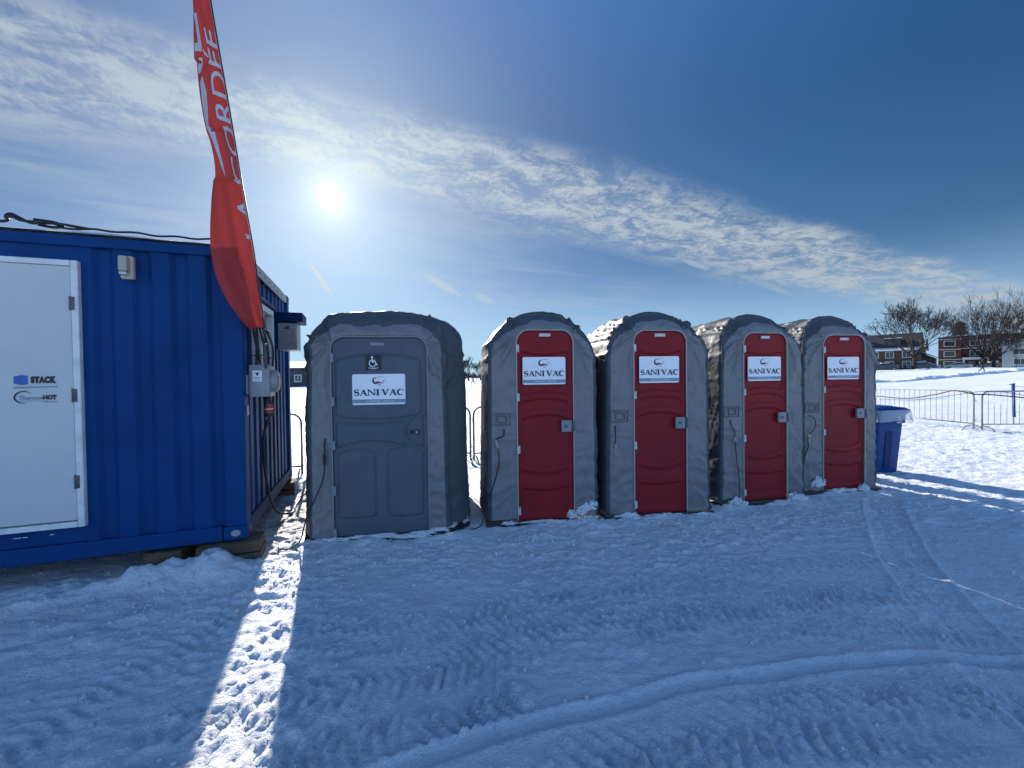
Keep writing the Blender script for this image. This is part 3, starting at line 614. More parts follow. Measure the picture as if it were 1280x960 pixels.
def on_flag(me, name, m_):               # mesh with x = row, y = u, laid just off both faces of the cloth
    bm = bmesh.new(); bm.from_mesh(me)
    for k in range(0, 65): bmesh.ops.bisect_plane(bm, geom=bm.verts[:]+bm.edges[:]+bm.faces[:], plane_co=(k*.25, 0, 0), plane_no=(1, 0, 0))
    for k in range(1, 16): bmesh.ops.bisect_plane(bm, geom=bm.verts[:]+bm.edges[:]+bm.faces[:], plane_co=(0, k/16, 0), plane_no=(0, 1, 0))
    g_ = bm.verts[:]+bm.edges[:]+bm.faces[:]; bmesh.ops.bisect_plane(bm, geom=g_, plane_co=(0, .03, 0), plane_no=(0, -1, 0), clear_outer=True)
    g_ = bm.verts[:]+bm.edges[:]+bm.faces[:]; bmesh.ops.bisect_plane(bm, geom=g_, plane_co=(0, .99, 0), plane_no=(0, 1, 0), clear_outer=True)
    bm.verts.index_update(); co = np.array([v.co[:] for v in bm.verts]); vs = []; fs = []; n0 = len(co)
    for sgn in (1, -1):
        P_, N_ = flag_pt(co[:, 1], co[:, 0]); vs += [tuple(p) for p in P_+N_*.0025*sgn]
    for f in bm.faces: ii = [v.index for v in f.verts]; fs.append(ii); fs.append([i+n0 for i in ii[::-1]])
    bm.free(); mm = MB(); mm.v = vs; mm.f = [tuple(f) for f in fs]; return mm.build(name, m_, flag, fix=False)
me = text_mesh('LA CORDÉE', 1.0, shear=.25, bold=.005, align='LEFT')
co = np.array([v.co[:] for v in me.vertices]); x0_, x1_ = co[:, 0].min(), co[:, 0].max(); y0_ = min(co[:, 1]); cap = .75
cy0 = np.sort(co[:, 1])[int(len(co)*.05)]
for v in me.vertices:
    t = (v.co.x-x0_)/(x1_-x0_); row = float(np.interp(-(306-272*t), [-412, -399, -378, -350, -320, -290, -250, -215, -180, -150, -110, -70, -30, 0], range(14))); u = (v.co.y-cy0)/cap*.56 + float(np.interp(t, [0, .12, .3, .5, 1], [-.42, -.36, -.14, -.08, -.02])); v.co = (row, float(u), 0)
on_flag(me, 'lettering', FLAGW)
def polymesh(polys):
    mm = bpy.data.meshes.new('print'); vs = []; fs = []
    for p in polys: n = len(vs); vs += [(a, b, 0) for a, b in p]; fs.append(tuple(range(n, n+len(p))))
    mm.from_pydata(vs, [], fs); return mm
sw = [(10.4, .80), (10.2, .94), (9.5, .97), (8.9, .965), (8.3, .95), (7.7, .92), (7.2, .86), (6.8, .72), (7.2, .77), (7.7, .82), (8.3, .82), (8.9, .76), (9.4, .68), (9.9, .66)]
on_flag(polymesh([sw]), 'swoosh_print', FLAGW)
on_flag(polymesh([[(12.45, .985), (12.45, .66), (12.2, .66), (12.2, .985)], [(12.2, .78), (11.4, .80), (11.4, .66), (12.2, .66)], [(11.4, .985), (11.4, .66), (11.15, .66), (11.15, .985)], [(10.95, .70), (10.5, .86), (10.45, .98), (10.7, .98), (10.95, .84)]]), 'letter_fragment', FLAGW)
m = MB(); m.tube(catmull([(-2.245, 3.80, 1.72), (-2.215, 3.735, 2.0)]+[(p[0]+.006, p[1]+.004, p[2]) for p in RIGHT[:-1]]+[(-2.45, 3.33, 5.55)], 3), .006, 8); m.build('pole', BLACKP, flag, smooth=True)
m = MB(); m.tube([(-2.245, 3.80, 1.74), (-2.222, 3.755, 1.95)], .016, 10); m.build('pole_bracket', DSTEEL, flag)

# ------------------------------------------------------------------ portable toilets
def serif_word(mb, word, x0, x1, z0, h, y):
    """serif capitals from strokes: letters S A N I V C and spaces"""
    adv = {'S': .62, 'A': .86, 'N': .92, 'I': .42, 'V': .84, 'C': .78, ' ': .20}
    tot = sum(adv[c] for c in word); k = (x1-x0)/tot; x = x0; i = [0]
    def quad(a, b, w0, w1=None, dx=False):
        w1 = w0 if w1 is None else w1; i[0] += 1; yy = y-.00012*i[0]
        mb.add([(a[0]-w0/2, yy, a[1]), (a[0]+w0/2, yy, a[1]), (b[0]+w1/2, yy, b[1]), (b[0]-w1/2, yy, b[1])], [(0, 1, 2, 3)])
    def bar(xa, xb, z, t):
        i[0] += 1; yy = y-.00012*i[0]; mb.add([(xa, yy, z-t/2), (xb, yy, z-t/2), (xb, yy, z+t/2), (xa, yy, z+t/2)], [(0, 1, 2, 3)])
    def arc(pts, ws):
        n = len(pts); i[0] += 1; yy = y-.00012*i[0]; vs = []
        for j in range(n):
            a = pts[max(0, j-1)]; b = pts[min(n-1, j+1)]; dx, dz = b[0]-a[0], b[1]-a[1]; l = math.hypot(dx, dz) or 1; nx, nz = -dz/l, dx/l
            vs += [(pts[j][0]+nx*ws[j]/2, yy, pts[j][1]+nz*ws[j]/2), (pts[j][0]-nx*ws[j]/2, yy, pts[j][1]-nz*ws[j]/2)]
        mb.add(vs, [(2*j, 2*j+1, 2*j+3, 2*j+2) for j in range(n-1)])
    T, t, sf = .21*k, .085*k, .30*k
    for c in word:
        a = adv[c]*k; L, Rr, B, U = x+.06*k, x+a-.06*k, z0, z0+h; mx = (L+Rr)/2
        if c == 'I': quad((mx, B), (mx, U), T); bar(mx-sf/2, mx+sf/2, B, t); bar(mx-sf/2, mx+sf/2, U, t)
        if c == 'A': quad((L+.06*k, B), (mx, U), t); quad((Rr-.1*k, B), (mx, U), T); bar(L+.15*k, Rr-.2*k, B+h*.35, t); bar(L-.04*k, L+.16*k, B, t); bar(Rr-.24*k, Rr+.04*k, B, t)
        if c == 'V': quad((L+.1*k, U), (mx, B), T); quad((Rr-.06*k, U), (mx, B), t); bar(L-.04*k, L+.24*k, U, t); bar(Rr-.16*k, Rr+.04*k, U, t)
        if c == 'N': quad((L+.06*k, B), (L+.06*k, U), t); quad((Rr-.06*k, B), (Rr-.06*k, U), t); quad((L+.06*k, U), (Rr-.06*k, B), T); bar(L-.05*k, L+.17*k, B, t); bar(L-.05*k, L+.12*k, U, t); bar(Rr-.17*k, Rr+.05*k, U, t)
        if c == 'C':
            r = h/2; P = []; W = []
            for q in range(25):
                th = R_(50+q*(260/24)); P.append((mx+.02*k+(a/2-.08*k)*math.cos(th), B+r+r*1.02*math.sin(th))); W.append(t+(T-t)*max(0, -math.cos(th)))
            arc(P, W); quad((Rr-.02*k, U-.3*h), (Rr-.02*k, U), t)
        if c == 'S':
            P = []; W = []; rw = a/2-.1*k
            for q in range(29):
                u = q/28
                if u < .5: th = R_(30+u*2*240); P.append((mx+rw*math.cos(th), B+h*.74+h*.26*math.sin(th)))
                else: th = R_(90-(u-.5)*2*240); P.append((mx+rw*1.05*math.cos(th), B+h*.26+h*.27*math.sin(th)))
                W.append(t+(T-t)*math.exp(-((u-.5)/.22)**2))
            arc(P, W); quad((mx+rw, U-.26*h), (mx+rw, U), t*.8); quad((mx-rw, B), (mx-rw, B+.28*h), t*.8)
        x += a
def make_sign(root, cx, cz, w_, h_, y):
    m = MB(); r = .018; pts = []
    for qx, qz, a0 in ((cx+w_/2-r, cz+h_/2-r, 0), (cx-w_/2+r, cz+h_/2-r, 90), (cx-w_/2+r, cz-h_/2+r, 180), (cx+w_/2-r, cz-h_/2+r, 270)):
        for k in range(5): t = R_(a0+k*22.5); pts.append((qx+r*math.cos(t), qz+r*math.sin(t)))
    m.prism(pts, y-.004, y+.004); s = m.build('sign', WHITEB, root)
    yy = y-.0052
    m = MB(); serif_word(m, 'SANI VAC', cx-w_*.475, cx+w_*.475, cz-h_*.19, h_*.185, yy); m.build('lettering', NAVY, s, fix=False)
    m = MB(); m.box((cx, yy+.0006, cz-h_*.385), (w_-.004, .001, h_*.12)); m.build('grey_stripe', BARG, s)
    text_part('tagline', 'LOCATION   SANI-VAC', h_*.085, PALEI, s, cx+w_*.03, yy-.0005, cz-h_*.385, width=w_*.5)
    # swirl emblem: dark S curve with red heart and a thin v
    m = MB(); P = []; W = []
    for q in range(30):
        u = q/29
        if u < .55: th = R_(75+u/.55*170); P.append((cx-.02+.036*math.cos(th), cz+h_*.29+.032*math.sin(th))); 
        else: t = (u-.55)/.45; P.append((cx-.035+.085*t, cz+h_*.29-.029+.004*math.sin(t*3)))
        W.append(.003+.016*math.sin(math.pi*min(1, u*1.15))**1.5)
    vs = []
    for j, (a, b) in enumerate(P):
        a0, b0 = P[max(0, j-1)]; a1, b1 = P[min(29, j+1)]; l = math.hypot(a1-a0, b1-b0); nx, nz = -(b1-b0)/l, (a1-a0)/l
        vs += [(a+nx*W[j]/2, yy, b+nz*W[j]/2), (a-nx*W[j]/2, yy, b-nz*W[j]/2)]
    m.add(vs, [(2*j, 2*j+1, 2*j+3, 2*j+2) for j in range(29)])
    m.add([(cx+.006, yy-.0004, cz+h_*.12), (cx+.012, yy-.0004, cz+h_*.12), (cx+.05, yy-.0004, cz+h_*.29), (cx+.045, yy-.0004, cz+h_*.29)], [(0, 1, 2, 3)])
    m.add([(cx+.008, yy-.0005, cz+h_*.115), (cx+.012, yy-.0005, cz+h_*.12), (cx-.012, yy-.0005, cz+h_*.17), (cx-.018, yy-.0005, cz+h_*.17)], [(0, 1, 2, 3)])
    m.add([(cx+.03, yy-.0006, cz+h_*.285), (cx+.068, yy-.0006, cz+h_*.285), (cx+.068, yy-.0006, cz+h_*.295), (cx+.03, yy-.0006, cz+h_*.295)], [(0, 1, 2, 3)])
    m.add([(cx-.01, yy-.0006, cz+h_*.40), (cx+.055, yy-.0006, cz+h_*.405), (cx+.055, yy-.0006, cz+h_*.41), (cx-.01, yy-.0006, cz+h_*.415)], [(0, 1, 2, 3)])
    m.build('emblem', NAVY, s, fix=False)
    m = MB(); th = [2*math.pi*k/18 for k in range(18)]
    m.add([(cx-.008+.028*math.cos(t), yy-.0012, cz+h_*.225+.011*math.sin(t)) for t in th], [tuple(range(18))]); m.build('emblem_heart', REDI, s, fix=False)
    return s
def door_outline(x0, x1, zb, zt, r, nl, na, ne=2.2):
    L = [(x0, zb+(zt-r-zb)*k/nl) for k in range(nl)]
    A = []
    for k in range(na):                   # superelliptic corners joined by a flat top
        u = k/(na-1)
        if u < .35: t = R_(180-90*u/.35); A.append((x0+r+r*math.cos(t), zt-r+r*math.sin(t)))
        elif u > .65: t = R_(90-90*(u-.65)/.35); A.append((x1-r+r*math.cos(t), zt-r+r*math.sin(t)))
        else: A.append((x0+r+(x1-x0-2*r)*(u-.35)/.3, zt))
    Rr = [(x1, zb+(zt-r-zb)*(nl-k)/nl) for k in range(1, nl+1)]
    return np.array(L+A+Rr)
def outer_outline(W, H, zs, nl, na, e, flare, inw):
    L = [(-flare*(1-k/nl)**2 + inw*(k/nl)**3, .03+(zs-.03)*k/nl) for k in range(nl)]
    A = []
    for k in range(na):
        t = math.pi*(1-k/(na-1)); c, s = math.cos(t), math.sin(t)
        A.append((W/2+(W/2-inw)*math.copysign(abs(c)**(2/e), c), zs+(H-zs)*abs(s)**(2/e)))
    Rr = [(W+flare*(1-(nl-k)/nl)**2 - inw*((nl-k)/nl)**3, .03+(zs-.03)*(nl-k)/nl) for k in range(1, nl+1)]
    return np.array(L+A+Rr)
def make_cover(root, W, Dp, H, zs, door, seed, e=2.3, flare=.03, inw=.02, chl=0, chr_=0, chd=.26, bulge=.03, sag=.03, lean=.20):
    nl, na = 84, 110
    inner = door_outline(*door, nl, na); outer = outer_outline(W, H, zs, nl, na, e, flare, inw); N = len(outer)
    seg = np.r_[0, np.cumsum(np.hypot(*np.diff(outer, axis=0).T))]
    up0 = np.clip((outer[:, 1]-zs)/(H-zs), 0, 1); LN = lean*up0**1.3
    # the skirt of the cover lifts a little at the feet
    lift = .035+.03*vn(seg*3+seed*3, seg*0, 77)+.03*np.exp(-((outer[:, 0]-.1)/.12)**2)+.03*np.exp(-((outer[:, 0]-W+.1)/.12)**2)
    loops = []; meta = []
    def out_at(y):
        o_ = outer.copy(); t = max(0.0, 1-y/chd); il, ir = chl*(.55*t+.45*(1-math.sqrt(max(0, 1-t*t)))), chr_*(.55*t+.45*(1-math.sqrt(max(0, 1-t*t))))
        k = o_[:, 0]/W; o_[:, 0] = o_[:, 0] + il*(1-k) - ir*k
        v = y/Dp; up = np.clip((o_[:, 1]-zs)/(H-zs), 0, 1)
        o_[:, 1] -= up*(.05*max(0, v-.5)**2*4 + sag*(math.sin(math.pi*2.5*v)**2))
        side = np.clip(1-o_[:, 1]/zs*.35, 0, 1)*math.sin(math.pi*min(1, max(0, v)))
        o_[:, 0] += np.where(k < .2, -bulge*side, np.where(k > .8, bulge*side, 0))
        return o_
    bo = out_at(Dp); cb_ = np.array([W/2, 1.0])
    for q in (.0, .35, .7, .93, .985): loops.append(np.c_[(bo*q+cb_*(1-q))[:, 0], np.full(N, Dp), (bo*q+cb_*(1-q))[:, 1]]); meta.append((Dp+(1-q), 0.3))
    Rf = .045
    for y in np.linspace(Dp-.02, Rf, 56): oo = out_at(y); loops.append(np.c_[oo[:, 0], y+LN*(1-y/Dp), oo[:, 1]]); meta.append((y, 1))
    o0 = out_at(Rf); d = inner-o0; dl_ = np.hypot(d[:, 0], d[:, 1])[:, None]; dn = d/dl_
    for th in (25, 50, 72): t = R_(th); q = o0+dn*Rf*(1-math.cos(t)); loops.append(np.c_[q[:, 0], Rf*(1-math.sin(t))+LN*(1-Rf/Dp)*(1-.06*th/72), q[:, 1]]); meta.append((Rf*(1-math.sin(t))-.01, 1))
    nf0 = len(loops)
    for tt in np.linspace(0, 1, 24):
        q = o0+dn*Rf+(d-dn*Rf)*tt; loops.append(np.c_[q[:, 0], LN*.91*(1-tt)**1.7, q[:, 1]]); meta.append((-.03-tt*.3, min(1, (1-tt)*5)))
    loops.append(np.c_[inner[:, 0], np.full(N, .05), inner[:, 1]]); meta.append((-.4, 0))
    P = np.array(loops); YY = np.array([a for a, b in meta])[:, None]+0*seg[None]; MK = np.array([b for a, b in meta])[:, None]; S = seg[None]+0*YY
    gu = np.gradient(P, axis=0); gv = np.gradient(P, axis=1); n = np.cross(gu, gv); n /= np.linalg.norm(n, axis=-1, keepdims=True)+1e-9
    ctr = np.array([W/2, Dp/2, 1.0]); sgn = np.sign(np.sum(n*(P-ctr), -1).mean()); n *= sgn
    zz = P[..., 2]; xx = P[..., 0]; sd = seed*13.7
    sharp = lambda q: (1-np.abs(q))**3*1.35-.35
    warp = .30*fbm(S*1.6+sd, YY*1.6, 2, 2)
    big = .008*fbm(S*1.5+sd, YY*1.7, 11, 2)
    wr = sharp(fbm(S*3.2+warp*4+sd, YY*2.6+warp*3, 5, 2, .5)*1.8)*.008 + sharp(vn(S*9+warp*14+sd, YY*6+S*2, 8)*1.3)*.006
    # drag folds fanning out from the top corners of the doorway
    tens = 0
    for cx_, sg in ((door[0]+.02, -1), (door[1]-.02, 1)):
        ax_, az_ = (xx-cx_)*sg, zz-(door[3]-.06); rad = np.hypot(ax_, az_); an = np.arctan2(az_, np.maximum(ax_, -.2))
        msk = np.exp(-((rad-.22)/.30)**2)*ss(ax_, -.06, .03)
        tens = tens + msk*sharp(vn(an*4.2+.9*rad+sd+sg, rad*1.6, 14)*1.4)*.034
    # slack horizontal creases low on the front and along the sides
    foot = sharp(vn(zz*11+.25*np.sin(xx*9+sd)*4+warp*6, xx*3.1+YY*2+sd, 15)*1.25)*.017*np.exp(-(zz/1.0)**2)
    crown = sharp(vn(xx*6+sd+warp*5, YY*3+zz*7, 19)*1.3)*.007*ss(zz, zs-.1, zs+.15)
    MS = np.ones((len(loops), 1)); MS[:nf0-3] = .6
    P = P + n*((wr*MS+big+tens+foot*MS+crown*MS)*MK)[..., None]
    P[..., 2] = np.maximum(P[..., 2], .03+np.maximum(lift, 0)[None]*1.0)
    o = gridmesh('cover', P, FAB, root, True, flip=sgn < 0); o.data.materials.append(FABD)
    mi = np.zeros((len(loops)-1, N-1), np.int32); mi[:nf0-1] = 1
    hood = (np.arange(len(loops)-1)[:, None] < nf0+10.5*(ss(up0, .08, .75)*(1+.35*vn(seg*5+seed, seg*0, 3)))[None, :-1]); mi[hood] = 1  # front hood: shade around the arch put into the colour, fading at the shoulders
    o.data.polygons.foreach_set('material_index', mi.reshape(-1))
    return o, outer, inner, P[nf0-2]+n[nf0-2]*.002
def panel_h(x, z, panels):
    h = np.zeros_like(x)
    for xl, xr, zb, zt, bb, bt, rec, gr in panels:       # bb, bt: bow of the bottom and top edges (positive = middle higher)
        u = np.clip((x-xl)/(xr-xl), 0, 1)*2-1; B = zb+bb*(1-u*u); T_ = zt+bt*(1-u*u)
        d = np.maximum(np.maximum(xl-x, x-xr), np.maximum(B-z, z-T_))
        dx = np.maximum(xl-x, x-xr)+.03; dz = np.maximum(B-z, z-T_)+.03
        d = np.where((dx > 0) & (dz > 0), np.hypot(dx, dz)-.03, d)
        h += rec*ss(-d, -.004, .014) + gr*np.exp(-(d/.0075)**2)
    return h
def make_door(root, x0, x1, zb, zt, r, m_, panels, y=.012, nx=72, nz=230, knob=None):
    xs_ = np.linspace(x0+.006, x1-.006, nx); X_, V = np.meshgrid(xs_, np.linspace(0, 1, nz), indexing='ij')
    dx = np.maximum(np.maximum(x0+r-X_, X_-(x1-r)), 0); top = zt-.006-r+np.sqrt(np.maximum(r*r-dx*dx, 0)); Zg = zb+(top-zb)*V
    h = panel_h(X_, Zg, panels)
    if knob: kx, kz, kr = knob; dd = np.hypot(X_-kx, (Zg-kz))-kr; h += -.015*np.exp(-(dd/.008)**2)*(X_ < x1-.03)
    P = np.stack([X_, y-h, Zg], -1)
    # rim folded back
    rim0 = P[:, :1].copy(); rim0[..., 1] += .05; rim1 = P[:, -1:].copy(); rim1[..., 1] += .05; P = np.concatenate([rim0, P, rim1], 1)
    c0 = P[:1].copy(); c0[..., 1] += .05; c1 = P[-1:].copy(); c1[..., 1] += .05; P = np.concatenate([c0, P, c1], 0)
    return gridmesh('door', P, m_, root, True, flip=False)
def snow_lump(name, parent, c, s, seed, m_=None):
    bm = bmesh.new(); bmesh.ops.create_icosphere(bm, subdivisions=4, radius=1)
    me = bpy.data.meshes.new(name)
    for v in bm.verts:
        n = .75*float(fbm(np.array([v.co.x*3.1+seed]), np.array([v.co.y*3.1+v.co.z*2.7]), seed, 4, .7)[0])
        v.co = Vector((c[0]+v.co.x*s[0]*(1+n), c[1]+v.co.y*s[1]*(1+n), c[2]+max(-.3, v.co.z)*s[2]*(1+n*1.6)))
    bm.to_mesh(me); bm.free(); return link(name, me, m_ or SNOW, parent, True)
SNAP = None
def snap(root, x, y, z):
    global SNAP
    if SNAP is None:
        m = MB(); m.tube([(0, .002, 0), (0, -.004, 0), (0, -.006, 0)], [.008, .008, .004], 8); o = m.build('snap', STEEL, root); SNAP = o.data
    else: o = link('snap', SNAP, None, root)
    o.location = (x, y, z); return o
def base_skid(root, W, Dp, chl=0.0, chr_=0.0, chd=.26, m_=None):
    m = MB(); g_ = .035; pts = [(-g_+chl, -g_), (W+g_-chr_, -g_), (W+g_, chd*(1 if chr_ else .1)-g_), (W+g_, Dp+g_), (-g_, Dp+g_), (-g_, chd*(1 if chl else .1)-g_)]
    n = 6; vs = []
    for z, k in ((-.03, 1), (.035, 1), (.05, .985)):
        for x_, y_ in pts: vs.append((W/2+(x_-W/2)*k, Dp/2+(y_-Dp/2)*k, z))
    fs = [tuple(range(12, 18))]
    for a in (0, 6):
        for i in range(6): fs.append((a+i, a+(i+1) % 6, a+6+(i+1) % 6, a+6+i))
    m.add(vs, fs); return m.build('base_skid', m_ or BLACKP, root)

RED_PANELS = [ # xl, xr, zb, zt, bow_b, bow_t, recess, groove  (x relative, filled per toilet)
    (.05, .575, 1.42, 1.90, .035, -.045, -.018, -.010),
    (.05, .575, 1.23, 1.335, .04, .04, -.014, -.008),
    (.05, .575, .68, 1.15, -.055, .045, -.018, -.010),
    (.05, .575, .52, .60, -.035, -.05, -.014, -.008),
    (.05, .575, .12, .40, .0, -.03, -.018, -.010)]
def red_toilet(x, y, rz, H, seed, label, cord='plain', W=1.21, zs=1.86, tilt=0.0):
    t = empty('portable_toilet', (x, y, .0), rz, label=label, cat='portable toilet', group='red door portable toilets in grey winter covers')
    t.rotation_euler[1] = tilt
    d0, d1, zb, zt, r = .315, .945, .05, 2.125, .135
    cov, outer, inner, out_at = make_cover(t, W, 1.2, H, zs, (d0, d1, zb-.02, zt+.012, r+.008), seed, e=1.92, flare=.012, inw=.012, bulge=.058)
    base_skid(t, W, 1.2)
    # piping along the front edge of the cover
    m = MB(); m.tube([tuple(p) for p in out_at[1:-1:2]], .0045, 6); m.build('edge_piping', FABD, t, smooth=True)
    m = MB(); fr = door_outline(d0, d1, zb-.015, zt+.004, r, 20, 40); m.tube([(a, -.004, b) for a, b in fr], .0075, 6); m.build('door_frame', mat_frame, t, smooth=True)
    dw = MB()
    panels = [(d0+a, d0+b, *rest) for a, b, *rest in RED_PANELS]
    dr = make_door(t, d0, d1, zb, zt, r, REDP, panels)
    for hz in (1.93, 1.40, .83, .16):
        m = MB(); m.rbox((d0+.012, -.006, hz), (.034, .018, .085), .004); m.tube([(d0+.002, -.016, hz-.04), (d0+.002, -.016, hz+.04)], .007, 8); m.build('hinge', HINGE, dr)
    m = MB(); m.rbox((d1-.085, -.012, 1.075), (.115, .035, .13), .008); la = m.build('latch', LATCH, dr)
    m = MB(); m.rbox((d1-.012, -.018, 1.075), (.028, .035, .115), .005); m.tube([(d1-.095, -.028, 1.075), (d1-.095, -.036, 1.075)], .016, 14); m.build('latch_keeper', DSTEEL, dr)
    m = MB(); m.rbox(((d0+d1)/2, .0, 2.075), (.13, .014, .036), .006); m.build('number_plate', HINGE, dr)
    make_sign(t, (d0+d1)/2-.01, 1.685, .475, .30, .004)
    for i, zz in enumerate((.42, .80, 1.18, 1.55, 1.9)):
        for xx in (d0-.035, d1+.035): snap(t, xx, -.012, zz+.02*((seed+i) % 2))
    for a in (35, 62): 
        snap(t, d0+.10-.16*math.cos(R_(a)), -.012, zt-.10+.16*math.sin(R_(a))); snap(t, d1-.10+.16*math.cos(R_(a)), -.012, zt-.10+.16*math.sin(R_(a)))
    # stitched cable pocket with a flap, and the heater lead coming out
    m = MB(); px_, pz_ = .135, 1.165
    for bx, bz, bw, bh in ((px_, pz_+.06, .2, .006), (px_, pz_-.06, .2, .006), (px_-.1, pz_, .006, .126), (px_+.1, pz_, .006, .126)): m.box((bx, -.014, bz), (bw, .006, bh))
    for bx, bz, bw, bh in ((px_+.01, pz_+.035, .10, .007), (px_+.01, pz_-.035, .10, .007), (px_-.04, pz_, .007, .07), (px_+.06, pz_, .007, .07)): m.box((bx, -.016, bz), (bw, .007, bh))
    m.build('cable_pocket', FABD, t)
    if cord == 'long':
        m = MB(); m.tube(catmull([(.17, -.012, 1.06), (.16, -.03, .99), (.10, -.035, .965), (.075, -.035, .94)], 6), .007, 6); 
        m.tube(catmull([(.10, -.035, .86), (.11, -.04, .78), (.10, -.035, .66), (.06, -.03, .5), (0, -.03, .33), (-.04, -.05, .2), (-.10, -.10, .06), (-.2, -.12, .03)], 6), .006, 6); c_ = m.build('heater_cord', RUBBER, t, smooth=True)
        m = MB(); m.tube([(.072, -.038, .95), (.08, -.04, .93), (.10, -.04, .86)], [.013, .017, .014], 10); m.build('cord_plug', GREYB, c_)
        m = MB(); m.tube([(.085, -.04, .655), (.125, -.04, .655)], .014, 8); m.build('cord_tag', REDPLUG, c_)
    elif cord == 'short':
        m = MB(); m.tube(catmull([(.09, -.012, 1.06), (.085, -.03, .98), (.08, -.035, .9), (.085, -.03, .86)], 6), .006, 6); c_ = m.build('heater_cord', RUBBER, t, smooth=True)
        m = MB(); m.tube([(.085, -.03, .86), (.086, -.03, .81)], [.012, .014], 8); m.build('cord_plug', GREYB, c_)
    elif cord == 'tagged':
        m = MB(); m.tube(catmull([(.12, -.012, 1.06), (.13, -.03, .98), (.16, -.035, .92), (.17, -.035, .80), (.19, -.03, .6), (.22, -.03, .4), (.23, -.035, .2), (.2, -.06, .04)], 6), .0055, 6); c_ = m.build('heater_cord', RUBBER, t, smooth=True)
        m = MB(); m.tube([(.15, -.04, .86), (.17, -.04, .80)], .015, 8); m.build('cord_plug', GREYB, c_)
    elif cord == 'loop':
        m = MB(); m.tube(catmull([(.10, -.012, 1.06), (.14, -.04, 1.03), (.16, -.045, .96), (.14, -.04, .88), (.08, -.04, .82), (.05, -.04, .76), (.06, -.04, .66), (.03, -.04, .58), (.0, -.03, .5)], 6), .006, 6); c_ = m.build('heater_cord', RUBBER, t, smooth=True)
        m = MB(); m.rbox((.06, -.045, .80), (.035, .02, .03), .004); m.build('cord_tag', YEL, c_)
    return t
mat_frame = mat('beige_frame_edge', (.42, .38, .33), .5)
T1 = red_toilet(-.262, 4.473, R_(7.0), 2.375, 1, 'red door toilet next to the wheelchair cabin, long cord hanging on it', 'long', W=1.21)
T2 = red_toilet(1.06, 4.651, R_(7.0), 2.375, 2, 'red door toilet, second from left of the four, short cord below its pocket', 'short', W=1.225)
T3 = red_toilet(2.535, 5.05, R_(11.5), 2.40, 3, 'red door toilet, third from the left of the four, thin cord hanging below its pocket', 'tagged', W=1.2)
T4 = red_toilet(3.84, 5.51, R_(7.5), 2.42, 4, 'red door toilet beside the blue wheeled bin, yellow tag on its cord', 'loop', W=1.14)
for T, L in ((T1, [((1.07, -.005, .15), (.10, .03, .045)), ((1.15, -.005, .19), (.05, .025, .04)), ((1.02, -.01, .11), (.05, .03, .04)), ((1.12, -.04, .04), (.08, .05, .03)), ((.92, .0, .07), (.05, .02, .06)), ((.22, -.04, .04), (.08, .03, .02)), ((.6, -.02, .04), (.25, .025, .012))]), (T2, [((.2, -.03, .05), (.13, .035, .025)), ((.62, -.02, .03), (.2, .03, .018)), ((1.12, -.03, .02), (.1, .03, .02))]),
             (T3, [((.17, -.03, .06), (.09, .04, .045)), ((1.02, -.03, .05), (.09, .04, .06)), ((1.1, -.04, .04), (.12, .05, .04)), ((.3, -.03, .03), (.05, .03, .03))]), (T4, [((.2, -.01, .14), (.09, .045, .075)), ((.55, -.03, .04), (.22, .03, .03)), ((.9, -.03, .05), (.07, .04, .06))])):
    for k, (c, s) in enumerate(L): snow_lump('snow_patch', T, c, s, 3+k*2)

# wheelchair-accessible unit
GT = empty('accessible_toilet', (-2.09, 4.04, 0), R_(8.8), label='wide grey portable toilet with a wheelchair sign, wrapped in a grey cover', cat='portable toilet')
GW, GD = 1.63, 1.62
gd = (.315, 1.245, .055, 2.035, .13)
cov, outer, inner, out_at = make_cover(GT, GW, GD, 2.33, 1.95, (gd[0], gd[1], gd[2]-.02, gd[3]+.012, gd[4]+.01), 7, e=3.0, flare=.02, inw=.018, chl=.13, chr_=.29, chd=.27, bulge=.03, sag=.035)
base_skid(GT, GW, GD, .02, .29, .27)
# shaped by hand: piping on the two front seams
m = MB(); m.tube([tuple(p) for p in out_at[1:-1:2]], .0045, 6); m.build('edge_piping', FABD, GT, smooth=True)
m = MB(); fr = door_outline(gd[0], gd[1], gd[2]-.015, gd[3]+.004, gd[4], 20, 40); m.tube([(a, -.004, b) for a, b in fr], .008, 6); m.build('door_frame', LATCH, GT, smooth=True)
x0 = gd[0]
GP_ = [(x0+.035, x0+.86, 1.255, 1.80, -.045, .065, .006, -.016), (x0+.035, x0+.70, .93, 1.19, .065, -.025, .006, -.015), (x0+.045, x0+.405, .235, .87, -.012, .05, .006, -.015), (x0+.525, x0+.875, .235, .875, -.02, .05, .006, -.015)]
gdoor = make_door(GT, gd[0], gd[1], gd[2], gd[3], gd[4], GREYP, GP_, nx=110, nz=220, knob=(x0+.86, 1.08, .15))
for hz in (1.83, 1.40, .97, .52, .10):
    m = MB(); m.rbox((x0+.014, -.008, hz), (.03, .018, .09), .004); m.tube([(x0+.002, -.016, hz-.045), (x0+.002, -.016, hz+.045)], .007, 8); m.build('hinge', LATCH, gdoor)
m = MB(); m.tube([(x0+.815, .012, 1.075), (x0+.815, -.008, 1.075)], .024, 18); m.rbox((x0+.77, .006, 1.075), (.05, .012, .035), .005); kn = m.build('lock', BLACKP, gdoor)
m = MB(); m.tube([(x0+.815, -.0085, 1.075), (x0+.815, -.014, 1.075)], [.016, .013], 16); m.build('lock_button', STEEL, gdoor)
m = MB(); m.rbox((x0+.905, -.002, 1.08), (.035, .02, .30), .005); m.build('pull_strip', GREYP, gdoor)
m = MB(); m.rbox((x0+.44, .006, 1.965), (.135, .012, .035), .006); m.build('number_plate', LATCH, gdoor)
